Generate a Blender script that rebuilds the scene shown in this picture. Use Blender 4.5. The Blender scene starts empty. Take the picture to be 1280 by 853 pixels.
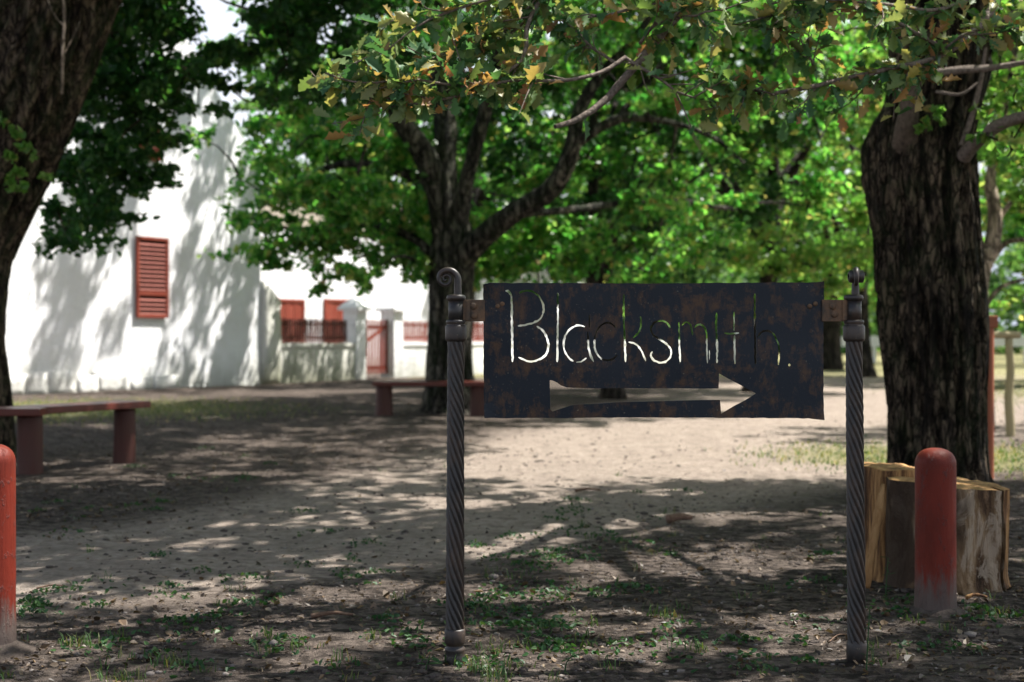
import bpy, bmesh, math, random
import numpy as np
from mathutils import Vector, Matrix
from mathutils.geometry import delaunay_2d_cdt

random.seed(11)
rng = np.random.default_rng(11)
SC = bpy.context.scene
COL = SC.collection
R = math.radians

# ------------------------------------------------------------------ camera, sky, sun, exposure
F = 50.0 / 36.0 * 1280.0
HOR = 421.0
EYE = 1.15
cam_d = bpy.data.cameras.new("camera")
cam_d.lens = 50.0
cam_d.sensor_width = 36.0
cam_d.clip_start = 0.05
cam_d.clip_end = 4000.0
cam_d.dof.use_dof = True
cam_d.dof.focus_distance = 5.06
cam_d.dof.aperture_fstop = 2.9
cam = bpy.data.objects.new("camera", cam_d)
COL.objects.link(cam)
cam.location = (0, 0, EYE)
cam.rotation_euler = (R(90) - 5.5 / F, 0, 0)
SC.camera = cam

SUN_AZ = R(71)      # measured from +Y towards +X
SUN_EL = R(61)
world = bpy.data.worlds.new("World")
SC.world = world
world.use_nodes = True
wn = world.node_tree
sky = wn.nodes.new("ShaderNodeTexSky")
sky.sky_type = 'NISHITA'
sky.sun_disc = False
sky.sun_elevation = SUN_EL
sky.sun_rotation = SUN_AZ
sky.air_density = 1.0
sky.dust_density = 3.0
sky.ozone_density = 1.0
bg = wn.nodes["Background"]
bg.inputs[1].default_value = 0.07
# white summer haze low over the horizon, the same all round
tc = wn.nodes.new("ShaderNodeTexCoord"); sx = wn.nodes.new("ShaderNodeSeparateXYZ"); mr = wn.nodes.new("ShaderNodeMapRange")
wn.links.new(tc.outputs["Generated"], sx.inputs[0]); wn.links.new(sx.outputs[2], mr.inputs[0])
mr.inputs[1].default_value = .12; mr.inputs[2].default_value = .62; mr.inputs[3].default_value = .85; mr.inputs[4].default_value = 0.0
hz = wn.nodes.new("ShaderNodeMix"); hz.data_type = 'RGBA'
wn.links.new(mr.outputs[0], hz.inputs[0]); wn.links.new(sky.outputs[0], hz.inputs[6]); hz.inputs[7].default_value = (7.2, 7.4, 8.0, 1)
wn.links.new(hz.outputs[2], bg.inputs[0])

sun_d = bpy.data.lights.new("sun", 'SUN')
sun_d.energy = 5.0
sun_d.angle = R(0.53)
sun_d.color = (1.0, 0.965, 0.91)
sun = bpy.data.objects.new("sun", sun_d)
COL.objects.link(sun)
to_sun = Vector((math.sin(SUN_AZ) * math.cos(SUN_EL), math.cos(SUN_AZ) * math.cos(SUN_EL), math.sin(SUN_EL)))
sun.rotation_euler = to_sun.to_track_quat('Z', 'Y').to_euler()
sun.location = (30, 10, 40)

SC.view_settings.view_transform = 'Standard'
SC.view_settings.look = 'None'
SC.view_settings.exposure = 1.45
SC.view_settings.gamma = 1.0
SC.render.engine = 'CYCLES'
SC.cycles.max_bounces = 8
SC.cycles.diffuse_bounces = 4
SC.cycles.transmission_bounces = 5
SC.cycles.use_denoising = True


def P(px, y, Y):
    """place at depth Y that the photo shows at (px, y)"""
    return np.array([(px - 640.0) / F * Y, Y, EYE - (y - HOR) / F * Y])


# ------------------------------------------------------------------ helpers
def _hash(ix, iy, iz):
    h = (ix * 374761393 + iy * 668265263 + iz * 1440662683) & 0xFFFFFFFF
    h = ((h ^ (h >> 13)) * 1274126177) & 0xFFFFFFFF
    return ((h ^ (h >> 16)) & 0xFFFF) / 65535.0


def vnoise(p):
    p = np.asarray(p, float)
    i = np.floor(p).astype(np.int64)
    f = p - i
    u = f * f * (3 - 2 * f)
    o = 0
    for dx in (0, 1):
        wx = u[..., 0] if dx else 1 - u[..., 0]
        for dy in (0, 1):
            wy = u[..., 1] if dy else 1 - u[..., 1]
            for dz in (0, 1):
                wz = u[..., 2] if dz else 1 - u[..., 2]
                o = o + wx * wy * wz * _hash(i[..., 0] + dx, i[..., 1] + dy, i[..., 2] + dz)
    return o * 2 - 1


def fbm(p, octv=3):
    p = np.asarray(p, float)
    s, a, t = 0, 1.0, 0
    for k in range(octv):
        s = s + a * vnoise(p * (2.03 ** k) + 17.3 * k)
        t += a
        a *= 0.5
    return s / t


def link(name, me, parent=None):
    o = bpy.data.objects.new(name, me)
    COL.objects.link(o)
    if parent is not None:
        o.parent = parent
    return o


def mesh_np(name, V, quads=None, tris=None, mats=(), qmat=None, tmat=None, smooth=False):
    me = bpy.data.meshes.new(name)
    V = np.asarray(V, np.float32)
    nq = 0 if quads is None else len(quads)
    nt = 0 if tris is None else len(tris)
    me.vertices.add(len(V))
    me.vertices.foreach_set("co", V.ravel())
    loops = []
    if nq: loops.append(np.asarray(quads, np.int32).ravel())
    if nt: loops.append(np.asarray(tris, np.int32).ravel())
    loops = np.concatenate(loops)
    me.loops.add(len(loops))
    me.loops.foreach_set("vertex_index", loops)
    me.polygons.add(nq + nt)
    ls = np.concatenate([np.arange(nq) * 4, nq * 4 + np.arange(nt) * 3]).astype(np.int32)
    me.polygons.foreach_set("loop_start", ls)
    mi = np.zeros(nq + nt, np.int32)
    if qmat is not None and nq: mi[:nq] = qmat
    if tmat is not None and nt: mi[nq:] = tmat
    for m in mats: me.materials.append(m)
    me.polygons.foreach_set("material_index", mi)
    me.polygons.foreach_set("use_smooth", np.full(nq + nt, smooth, bool))
    me.update(calc_edges=True)
    me.validate()
    return me


class MB:
    """collects simple shapes into one mesh"""
    def __init__(s): s.V = []; s.Q = []; s.T = []; s.n = 0; s.qm = []; s.tm = []
    def add(s, V, Q=(), T=(), m=0):
        V = np.asarray(V, float).reshape(-1, 3)
        s.V.append(V)
        if len(Q): s.Q.append(np.asarray(Q) + s.n); s.qm.append(np.full(len(Q), m))
        if len(T): s.T.append(np.asarray(T) + s.n); s.tm.append(np.full(len(T), m))
        s.n += len(V)
    def box(s, lo, hi, m=0, jit=0.0):
        x0, y0, z0 = lo; x1, y1, z1 = hi
        V = np.array([[x0, y0, z0], [x1, y0, z0], [x1, y1, z0], [x0, y1, z0], [x0, y0, z1], [x1, y0, z1], [x1, y1, z1], [x0, y1, z1]], float)
        if jit: V += rng.normal(0, jit, V.shape)
        s.add(V, [[0, 3, 2, 1], [4, 5, 6, 7], [0, 1, 5, 4], [1, 2, 6, 5], [2, 3, 7, 6], [3, 0, 4, 7]], m=m)
    def tube(s, pts, rad, sides=8, caps=True, m=0, disp=None):
        V, Q, T = tube(pts, rad, sides, caps, disp)
        s.add(V, Q, T, m)
    def build(s, name, mats, parent=None, smooth=False, bevel=0.0):
        if not isinstance(mats, (list, tuple)): mats = [mats]
        Q = np.concatenate(s.Q) if s.Q else None
        T = np.concatenate(s.T) if s.T else None
        me = mesh_np(name, np.concatenate(s.V), Q, T, mats, np.concatenate(s.qm) if s.Q else None, np.concatenate(s.tm) if s.T else None, smooth)
        if bevel:
            bevel_me(me, bevel)
        return link(name, me, parent)


def bevel_me(me, w, seg=2):
    bm = bmesh.new(); bm.from_mesh(me)
    bmesh.ops.bevel(bm, geom=bm.edges[:], offset=w, segments=seg, profile=0.6, affect='EDGES')
    bm.to_mesh(me); bm.free()


def catmull(pts, n):
    pts = np.asarray(pts, float)
    if len(pts) < 3:
        t = np.linspace(0, 1, n)[:, None]
        return pts[0] * (1 - t) + pts[-1] * t
    e = np.vstack([2 * pts[0] - pts[1], pts, 2 * pts[-1] - pts[-2]])
    L = np.concatenate([[0], np.cumsum(np.linalg.norm(np.diff(pts[:, :3], axis=0), axis=1) + 1e-9)])
    u = np.linspace(0, L[-1], n)
    k = np.clip(np.searchsorted(L, u, side='right') - 1, 0, len(pts) - 2)
    t = ((u - L[k]) / (L[k + 1] - L[k]))[:, None]
    p0, p1, p2, p3 = e[k], e[k + 1], e[k + 2], e[k + 3]
    return 0.5 * (2 * p1 + (p2 - p0) * t + (2 * p0 - 5 * p1 + 4 * p2 - p3) * t * t + (3 * p1 - p0 - 3 * p2 + p3) * t ** 3)


def frames(pts):
    pts = np.asarray(pts, float)
    T = np.gradient(pts, axis=0)
    T /= np.linalg.norm(T, axis=1)[:, None] + 1e-12
    n = np.array([1.0, 0, 0]) if abs(T[0][0]) < 0.8 else np.array([0, 1.0, 0])
    N = np.zeros_like(T)
    for i in range(len(T)):
        n = n - T[i] * np.dot(n, T[i])
        n = n / (np.linalg.norm(n) + 1e-12)
        N[i] = n
    return T, N, np.cross(T, N)


def tube(pts, rad, sides=8, caps=True, disp=None):
    pts = np.asarray(pts, float)
    rad = np.broadcast_to(np.asarray(rad, float), (len(pts),))
    T, N, B = frames(pts)
    th = np.arange(sides) / sides * 2 * math.pi
    s = np.concatenate([[0], np.cumsum(np.linalg.norm(np.diff(pts, axis=0), axis=1))])
    rr = rad[:, None] * np.ones((1, sides))
    if disp is not None:
        rr = rr + disp(th[None, :] + 0 * s[:, None], s[:, None] + 0 * th[None, :], rad[:, None])
    V = pts[:, None, :] + rr[..., None] * (np.cos(th)[None, :, None] * N[:, None, :] + np.sin(th)[None, :, None] * B[:, None, :])
    n = len(pts)
    i = np.arange(n - 1)[:, None] * sides
    j = np.arange(sides)[None, :]
    j2 = (j + 1) % sides
    Q = np.stack([i + j, i + j2, i + sides + j2, i + sides + j], -1).reshape(-1, 4)
    V = V.reshape(-1, 3)
    Tt = []
    if caps:
        V = np.vstack([V, pts[0], pts[-1]])
        a, b = len(V) - 2, len(V) - 1
        jj = np.arange(sides); jn = (jj + 1) % sides
        Tt = np.vstack([np.stack([np.full(sides, a), jn, jj], -1), np.stack([np.full(sides, b), (n - 1) * sides + jj, (n - 1) * sides + jn], -1)])
    return V, Q, Tt


def lathe(prof, sides=32, disp=None):
    prof = np.asarray(prof, float)
    th = np.arange(sides) / sides * 2 * math.pi
    r = prof[:, 0][:, None] * np.ones((1, sides)); z = prof[:, 1][:, None] * np.ones((1, sides))
    if disp is not None: r = r * disp(th[None, :] + 0 * z, z)
    V = np.stack([r * np.cos(th), r * np.sin(th), z], -1).reshape(-1, 3)
    n = len(prof)
    i = np.arange(n - 1)[:, None] * sides; j = np.arange(sides)[None, :]; j2 = (j + 1) % sides
    return V, np.stack([i + j, i + j2, i + sides + j2, i + sides + j], -1).reshape(-1, 4)


def inside(poly, pts):
    x, y = pts[:, 0], pts[:, 1]
    c = np.zeros(len(pts), bool)
    n = len(poly)
    for i in range(n):
        x0, y0 = poly[i]; x1, y1 = poly[i - 1]
        if y0 == y1: continue
        m = ((y0 > y) != (y1 > y)) & (x < (x1 - x0) * (y - y0) / (y1 - y0) + x0)
        c ^= m
    return c


def sheet(outer, holes, grid, thick, warp):
    """solid plate with holes in the local XZ plane; front at y=-thick/2"""
    pts, edges = [], []
    def ring(p):
        k = len(pts)
        pts.extend([Vector((float(a), float(b))) for a, b in p])
        edges.extend([(k + i, k + (i + 1) % len(p)) for i in range(len(p))])
    ring(outer)
    for h in holes: ring(h)
    outer = np.asarray(outer)
    lo, hi = outer.min(0), outer.max(0)
    gx = np.arange(lo[0] + grid * .6, hi[0], grid); gy = np.arange(lo[1] + grid * .6, hi[1], grid)
    G = np.array([(a, b) for a in gx for b in gy])
    G = G + rng.uniform(-.2, .2, G.shape) * grid
    G = G[inside(outer, G)]
    pts.extend([Vector((float(a), float(b))) for a, b in G])
    vo, eo, fo = delaunay_2d_cdt(pts, edges, [], 0, 1e-5)[:3]
    v = np.array([(p.x, p.y) for p in vo]); f = np.array([t for t in fo if len(t) == 3])
    c = v[f].mean(1)
    keep = inside(outer, c)
    for h in holes: keep &= ~inside(h, c)
    f = f[keep]
    w = warp(v)
    A = np.stack([v[:, 0], w - thick / 2, v[:, 1]], -1); B = A + np.array([0, thick, 0])
    n = len(v)
    es = {}
    for t in f:
        for k in range(3):
            a, b = int(t[k]), int(t[(k + 1) % 3])
            if (b, a) in es: del es[(b, a)]
            else: es[(a, b)] = 1
    Q = [[b, a, a + n, b + n] for a, b in es]
    return np.vstack([A, B]), np.array(Q), np.vstack([f, f[:, ::-1] + n])


def empty(name, loc, rz=0.0):
    o = bpy.data.objects.new(name, None)
    COL.objects.link(o)
    o.location = [float(v) for v in loc]
    o.rotation_euler = (0, 0, rz)
    o.empty_display_size = 0.2
    return o


def tag(o, label=None, cat=None, group=None, kind=None):
    if label: o["label"] = label
    if cat: o["category"] = cat
    if group: o["group"] = group
    if kind: o["kind"] = kind
    return o


def copy_tree(o, parent=None):
    c = o.copy()
    COL.objects.link(c)
    if parent is not None:
        c.parent = parent
    for ch in [q for q in bpy.data.objects if q.parent == o]:
        copy_tree(ch, c)
    return c


# ------------------------------------------------------------------ materials
class NT:
    def __init__(s, name):
        s.m = bpy.data.materials.new(name); s.m.use_nodes = True
        s.t = s.m.node_tree; s.b = s.t.nodes["Principled BSDF"]; s.o = s.t.nodes["Material Output"]
    def n(s, typ, **kw):
        q = s.t.nodes.new(typ)
        for k, v in kw.items():
            if k in q.inputs.keys(): q.inputs[k].default_value = v
            else: setattr(q, k, v)
        return q
    def l(s, a, b): s.t.links.new(a, b)
    def coord(s, scale=(1, 1, 1), kind="Object"):
        c = s.n("ShaderNodeTexCoord"); mp = s.n("ShaderNodeMapping"); mp.inputs["Scale"].default_value = scale
        s.l(c.outputs[kind], mp.inputs[0]); return mp.outputs[0]
    def noise(s, vec, scale, detail=4, rough=.6, dist=0.0):
        q = s.n("ShaderNodeTexNoise"); q.inputs["Scale"].default_value = scale; q.inputs["Detail"].default_value = detail
        q.inputs["Roughness"].default_value = rough; q.inputs["Distortion"].default_value = dist
        if vec is not None: s.l(vec, q.inputs["Vector"])
        return q.outputs["Fac"]
    def ramp(s, fac, stops, interp='LINEAR'):
        q = s.n("ShaderNodeValToRGB"); q.color_ramp.interpolation = interp
        el = q.color_ramp.elements
        while len(el) < len(stops): el.new(.5)
        for e, (p, c) in zip(el, stops):
            e.position = p; e.color = (c[0], c[1], c[2], 1) if not isinstance(c, (int, float)) else (c, c, c, 1)
        s.l(fac, q.inputs[0]); return q.outputs[0]
    def mix(s, fac, a, b, blend='MIX'):
        q = s.n("ShaderNodeMix"); q.data_type = 'RGBA'; q.blend_type = blend
        for sock, v in ((q.inputs[0], fac), (q.inputs[6], a), (q.inputs[7], b)):
            if isinstance(v, (int, float)): sock.default_value = v
            elif isinstance(v, (tuple, list)): sock.default_value = (v[0], v[1], v[2], 1)
            else: s.l(v, sock)
        return q.outputs[2]
    def math(s, op, a, b=None):
        q = s.n("ShaderNodeMath", operation=op)
        for k, v in enumerate((a, b)):
            if v is None: continue
            if isinstance(v, (int, float)): q.inputs[k].default_value = v
            else: s.l(v, q.inputs[k])
        return q.outputs[0]
    def bump(s, h, strength=.5, dist=.02):
        q = s.n("ShaderNodeBump"); q.inputs["Strength"].default_value = strength; q.inputs["Distance"].default_value = dist
        s.l(h, q.inputs["Height"]); s.l(q.outputs[0], s.b.inputs["Normal"])
    def sepz(s, vec=None):
        if vec is None: vec = s.n("ShaderNodeNewGeometry").outputs["Position"]
        q = s.n("ShaderNodeSeparateXYZ"); s.l(vec, q.inputs[0]); return q.outputs
    def base(s, c, rough=.8, spec=.3, metal=0.0):
        i = s.b.inputs
        if isinstance(c, (tuple, list)): i["Base Color"].default_value = (c[0], c[1], c[2], 1)
        else: s.l(c, i["Base Color"])
        if isinstance(rough, (int, float)): i["Roughness"].default_value = rough
        else: s.l(rough, i["Roughness"])
        i["Specular IOR Level"].default_value = spec; i["Metallic"].default_value = metal
        return s


def leaf_mat(name, stops, trans=.42, tcol=(1.9, 1.9, .9), per_object=False, spec=.35, rough=.5):
    k = NT(name)
    if per_object: r = k.n("ShaderNodeObjectInfo").outputs["Random"]
    else: r = k.n("ShaderNodeNewGeometry").outputs["Random Per Island"]
    c = k.ramp(r, stops)
    co = k.coord((1, 1, 1))
    nz = k.noise(co, 40, 2)
    c = k.mix(k.math('MULTIPLY', nz, .5), c, k.mix(1.0, c, (.45, .55, .4), 'MULTIPLY'))
    k.base(c, rough, spec)
    tr = k.n("ShaderNodeBsdfTranslucent")
    k.l(k.mix(1.0, c, tcol, 'MULTIPLY'), tr.inputs[0])
    ms = k.n("ShaderNodeMixShader"); ms.inputs[0].default_value = trans
    k.l(k.b.outputs[0], ms.inputs[1]); k.l(tr.outputs[0], ms.inputs[2]); k.l(ms.outputs[0], k.o.inputs[0])
    return k.m


G_DARK = leaf_mat("leaf_shaded_green", [(0, (.016, .058, .02)), (.5, (.03, .09, .026)), (.9, (.055, .13, .035)), (1, (.11, .17, .04))], .45, (1.7, 2.2, 1.0))  # darker leaf copy, crown shade put into the green
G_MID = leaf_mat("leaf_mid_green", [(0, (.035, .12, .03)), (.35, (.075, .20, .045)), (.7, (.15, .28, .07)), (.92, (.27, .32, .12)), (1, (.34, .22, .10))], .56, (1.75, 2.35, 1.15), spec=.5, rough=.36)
G_LIT = leaf_mat("leaf_sunlit_yellow_green", [(0, (.06, .15, .035)), (.4, (.12, .23, .05)), (.75, (.19, .28, .08)), (.92, (.28, .27, .10)), (1, (.34, .22, .11))], .58, (1.85, 2.25, 1.2), spec=.5, rough=.36)  # brighter leaf copy, sunlight put into the yellow green
G_FAR = leaf_mat("leaf_far_green", [(0, (.04, .11, .045)), (.5, (.08, .17, .06)), (1, (.15, .24, .09))], .5)
OAKST = [(0, (.04, .115, .05)), (.3, (.08, .18, .07)), (.5, (.17, .25, .08)), (.68, (.15, .20, .09)), (.84, (.30, .29, .11)), (.95, (.36, .20, .09)), (1, (.28, .13, .07))]
OAK_O = leaf_mat("oak_leaf", OAKST, .38, (1.7, 1.6, .9), True)
OAK_S = leaf_mat("oak_leaf_mass", OAKST, .38, (1.7, 1.6, .9))
G_WEED = leaf_mat("weed_green", [(0, (.015, .055, .018)), (.6, (.028, .085, .024)), (1, (.06, .105, .03))], .25)
G_GRASS = leaf_mat("grass_blade", [(0, (.05, .11, .03)), (.5, (.11, .16, .05)), (.8, (.25, .22, .10)), (1, (.34, .28, .16))], .3)
LITTER = leaf_mat("dead_leaf", [(0, (.03, .02, .014)), (.45, (.065, .042, .028)), (.8, (.12, .075, .045)), (.95, (.2, .13, .08)), (1, (.3, .23, .17))], .12)


def bark_mat(name, lo, hi, moss=0.0, scale=1.0):
    k = NT(name)
    co = k.coord((1, 1, .22))
    n1 = k.noise(co, 14 * scale, 6, .65, .6)
    n2 = k.noise(k.coord((1, 1, 1)), 2.2, 3, .5)
    n3 = k.noise(k.coord((1, 1, .6)), 55 * scale, 3, .6)
    c = k.ramp(n1, [(.36, tuple(v * .3 for v in lo)), (.46, lo), (.58, hi), (.72, tuple(min(1, v * 1.6) for v in hi))])
    vo = k.n("ShaderNodeTexVoronoi", feature='DISTANCE_TO_EDGE'); vo.inputs["Scale"].default_value = 19 * scale
    wv = k.n("ShaderNodeMix"); wv.data_type = 'VECTOR'; wv.inputs[0].default_value = .13
    k.l(k.coord((1, 1, .30)), wv.inputs[4]); nq = k.n("ShaderNodeTexNoise"); nq.inputs["Scale"].default_value = 9; nq.inputs["Detail"].default_value = 4
    k.l(k.coord((1, 1, .3)), nq.inputs["Vector"]); k.l(nq.outputs["Color"], wv.inputs[5]); k.l(wv.outputs[1], vo.inputs["Vector"])
    pl = k.ramp(k.math('ADD', vo.outputs["Distance"], k.math('MULTIPLY', k.math('SUBTRACT', n3, .5), .22)), [(.0, .18), (.13, 1)])
    c = k.mix(pl, tuple(v * .4 for v in lo), c)
    c = k.mix(k.ramp(n2, [(.45, 0), (.7, .55)]), c, k.mix(1.0, c, (1.7, 1.65, 1.55), 'MULTIPLY'))
    if moss:
        g = k.ramp(k.noise(k.coord((1, 1, .7)), 5, 5, .7), [(.5 - moss * .15, 0), (.62, moss)])
        c = k.mix(g, c, (.025, .05, .012))
    k.base(c, .92, .15)
    h = k.math('ADD', k.math('ADD', n1, k.math('MULTIPLY', n3, .35)), k.math('MULTIPLY', pl, .7))
    k.bump(h, 1.0, .06)
    return k.m


BARK_R = bark_mat("bark_dark_oak", (.020, .015, .011), (.11, .082, .057), .25, 1.2)
BARK_L = bark_mat("bark_brown_oak", (.024, .018, .013), (.12, .09, .063), .35, 1.0)
BARK_M = bark_mat("bark_grey_oak", (.02, .019, .017), (.115, .105, .088), .25, .8)
BARK_P = bark_mat("bark_pale", (.2, .16, .12), (.42, .33, .25), 0, .8)
BARK_F = bark_mat("bark_far", (.018, .016, .013), (.06, .05, .04), 0, .6)
MOSS = leaf_mat("moss", [(0, (.02, .035, .008)), (1, (.05, .075, .015))], .1)


def plaster(name, stain=.6, col=(.80, .79, .77)):
    k = NT(name)
    co = k.coord()
    z = k.sepz()[2]
    n1 = k.noise(co, 1.1, 5, .65)
    n2 = k.noise(k.coord((1, 1, .25)), 2.4, 5, .7)
    n3 = k.noise(co, 9, 4, .6)
    c = k.mix(k.ramp(n1, [(.4, 0), (.75, .5)]), col, (.66, .64, .60))
    h = k.math('ADD', z, k.math('MULTIPLY', n2, -1.6))
    g = k.ramp(h, [(.0, stain), (.02, stain), (.55, 0)]) if False else k.ramp(k.math('ADD', h, .95), [(.0, stain), (.45, stain * .6), (.95, 0)])
    c = k.mix(g, c, (.20, .20, .13))
    c = k.mix(k.ramp(n3, [(.62, 0), (.8, .35 * stain)]), c, (.35, .33, .26))
    k.base(c, .92, .15)
    k.bump(k.math('ADD', n1, k.math('MULTIPLY', n3, .5)), .6, .06)
    return k.m


WALL = plaster("limewash", .68, (.80, .80, .82))
WALL_OLD = plaster("limewash_lichen", .95, (.60, .59, .53))
CAPW = plaster("limewash_cap", .0, (.80, .80, .82))


def paint(name, col, wear=(.2, .12, .09), amt=.55, scale=9, rough=.55):
    k = NT(name)
    co = k.coord((1, 1, .4))
    n = k.noise(co, scale, 6, .7)
    c = k.mix(k.ramp(n, [(.35, 0), (.75, amt)]), col, wear)
    n2 = k.noise(k.coord(), scale * .3, 3, .5)
    c = k.mix(k.math('MULTIPLY', n2, .4), c, tuple(v * .5 for v in col))
    k.base(c, rough, .3)
    k.bump(n, .3, .006)
    return k.m


RED = paint("red_oxide_paint", (.26, .038, .02))
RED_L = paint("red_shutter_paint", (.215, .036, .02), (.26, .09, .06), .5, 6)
RED_D = paint("shaded_red_paint", (.10, .028, .02), (.06, .04, .03))  # the left fence's red, darkened to carry its shade
SEAT = paint("bench_red_paint", (.11, .022, .014), (.06, .028, .02), .6, 7, .38)
LEGM = paint("bench_leg_paint", (.07, .02, .014), (.055, .033, .026), .7, 6)
ORANGE = paint("rust_orange_paint", (.36, .10, .045), (.2, .09, .05))
POLEW = paint("weathered_pole", (.36, .30, .17), (.24, .2, .12), .6, 12, .85)


def iron(name, paintc, rust, lo=.5, hi=.68, spec=.4, rough=.5, metal=.0, scale=7):
    k = NT(name)
    co = k.coord()
    n1 = k.noise(co, scale, 8, .72, .3)
    n2 = k.noise(k.coord((1, 1, .35)), scale * 2.5, 6, .75)
    f = k.math('ADD', k.math('MULTIPLY', n1, .62), k.math('MULTIPLY', n2, .38))
    fac = k.ramp(f, [(lo, 0), (hi, 1)])
    c = k.mix(fac, paintc, rust)
    n3 = k.noise(co, 120, 2, .5)
    sp = k.ramp(n3, [(.70, 0), (.76, 1)])
    c = k.mix(k.math('MULTIPLY', sp, .4), c, (.26, .23, .15))
    k.base(c, k.mix(fac, rough, .9) if False else rough, spec, metal)
    k.bump(k.math('ADD', n2, k.math('MULTIPLY', n3, .3)), .35, .004)
    return k.m


PLATE = iron("painted_rusty_plate", (.0035, .0085, .0155), (.062, .033, .017), .495, .59, .28, .5, 0, 10)
IRON = iron("wrought_iron", (.017, .015, .014), (.055, .033, .021), .46, .66, .45, .45, .0, 11)
RUST = iron("rusty_bracket", (.05, .04, .03), (.15, .085, .045), .4, .58, .3, .75, 0, 14)


def bollard_mat():
    k = NT("bollard_paint")
    co = k.coord((1, 1, .12))
    n = k.noise(co, 48, 5, .75)
    z = k.sepz(k.coord())[2]
    h = k.math('ADD', z, k.math('ADD', k.math('MULTIPLY', n, -.36), k.math('MULTIPLY', k.noise(k.coord((1, 1, .5)), 60, 4, .8), -.12)))
    bare = k.ramp(k.math('ADD', h, .26), [(.08, 1), (.13, .8), (.22, 0)])
    nb = k.noise(k.coord((1, 1, .5)), 5, 5, .65)
    red = k.mix(k.ramp(nb, [(.4, 0), (.68, 1)]), (.145, .018, .009), (.075, .011, .006))
    sp = k.ramp(k.noise(k.coord((1, 1, .6)), 30, 5, .75), [(.57, 0), (.63, .85)])
    red = k.mix(sp, red, (.10, .03, .025))
    c = k.mix(bare, red, k.mix(n, (.055, .04, .034), (.12, .092, .08)))
    k.base(c, .5, .2)
    k.bump(k.math('ADD', n, sp), .5, .008)
    return k.m


BOLL = bollard_mat()


def wood_mats():
    k = NT("log_side")
    co = k.coord((1, 1, .16))
    n = k.noise(co, 11, 6, .7, .8)
    n2 = k.noise(k.coord((1, .6, .45)), 9, 6, .75, .8)
    c = k.ramp(n, [(.34, (.02, .012, .007)), (.44, (.085, .048, .025)), (.54, (.20, .125, .065)), (.66, (.38, .28, .18)), (.74, (.15, .09, .05))])
    c = k.mix(k.ramp(n2, [(.52, 0), (.58, .7)]), c, (.40, .32, .235))
    dk = k.ramp(k.noise(k.coord((1, 1, .4)), 3.1, 4, .6), [(.45, .92), (.55, 0)])  # broad dark patches put the log's shaded side into its colour
    c = k.mix(dk, c, (.045, .03, .02))
    k.base(c, .85, .2); k.bump(k.math('ADD', n, n2), 1.0, .03)
    a = k.m
    k = NT("log_split_face")
    n = k.noise(k.coord((1, 1, .10)), 20, 6, .7, .6)
    c = k.ramp(n, [(.36, (.03, .016, .009)), (.47, (.12, .058, .024)), (.58, (.33, .18, .07)), (.75, (.48, .32, .16))])
    k.base(c, .8, .2); k.bump(n, .8, .02)
    b = k.m
    k = NT("log_top")
    n = k.noise(k.coord(), 13, 5, .7)
    w = k.n("ShaderNodeTexWave", wave_type='RINGS', rings_direction='Z'); w.inputs["Scale"].default_value = 14; w.inputs["Distortion"].default_value = 3
    k.l(k.coord(), w.inputs[0])
    c = k.mix(k.ramp(n, [(.35, 0), (.62, 1)]), (.08, .04, .016), (.46, .26, .10))
    c = k.mix(k.math('MULTIPLY', w.outputs["Fac"], .5), c, (.26, .14, .06))
    k.base(c, .8, .2); k.bump(n, .5, .01)
    return a, b, k.m


LOG, SPLIT, TOP = wood_mats()


def simple(name, c1, c2, scale=3, rough=.9, bump=.4, stretch=(1, 1, 1)):
    k = NT(name)
    n = k.noise(k.coord(stretch), scale, 6, .65)
    k.base(k.mix(k.ramp(n, [(.3, 0), (.7, 1)]), c1, c2), rough, .2)
    k.bump(n, bump, .03)
    return k.m


THATCH = simple("thatch", (.10, .085, .065), (.22, .19, .15), 14, .95, .8, (1, 1, .3))
MOUNT = simple("mountain_hazed_rock", (.13, .15, .20), (.24, .26, .32), .02)  # blue-grey tint puts distance haze into the rock colour
STONE = simple("pebble_stone", (.10, .085, .075), (.27, .235, .21), 25)
TWIG = simple("dry_twig", (.08, .045, .03), (.2, .13, .09), 30)
TWIG_B = simple("bough_twig", (.07, .055, .045), (.24, .19, .155), 45, .85, .6)
CUT = simple("sawn_pale_wood", (.045, .034, .026), (.15, .115, .085), 30)


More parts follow.
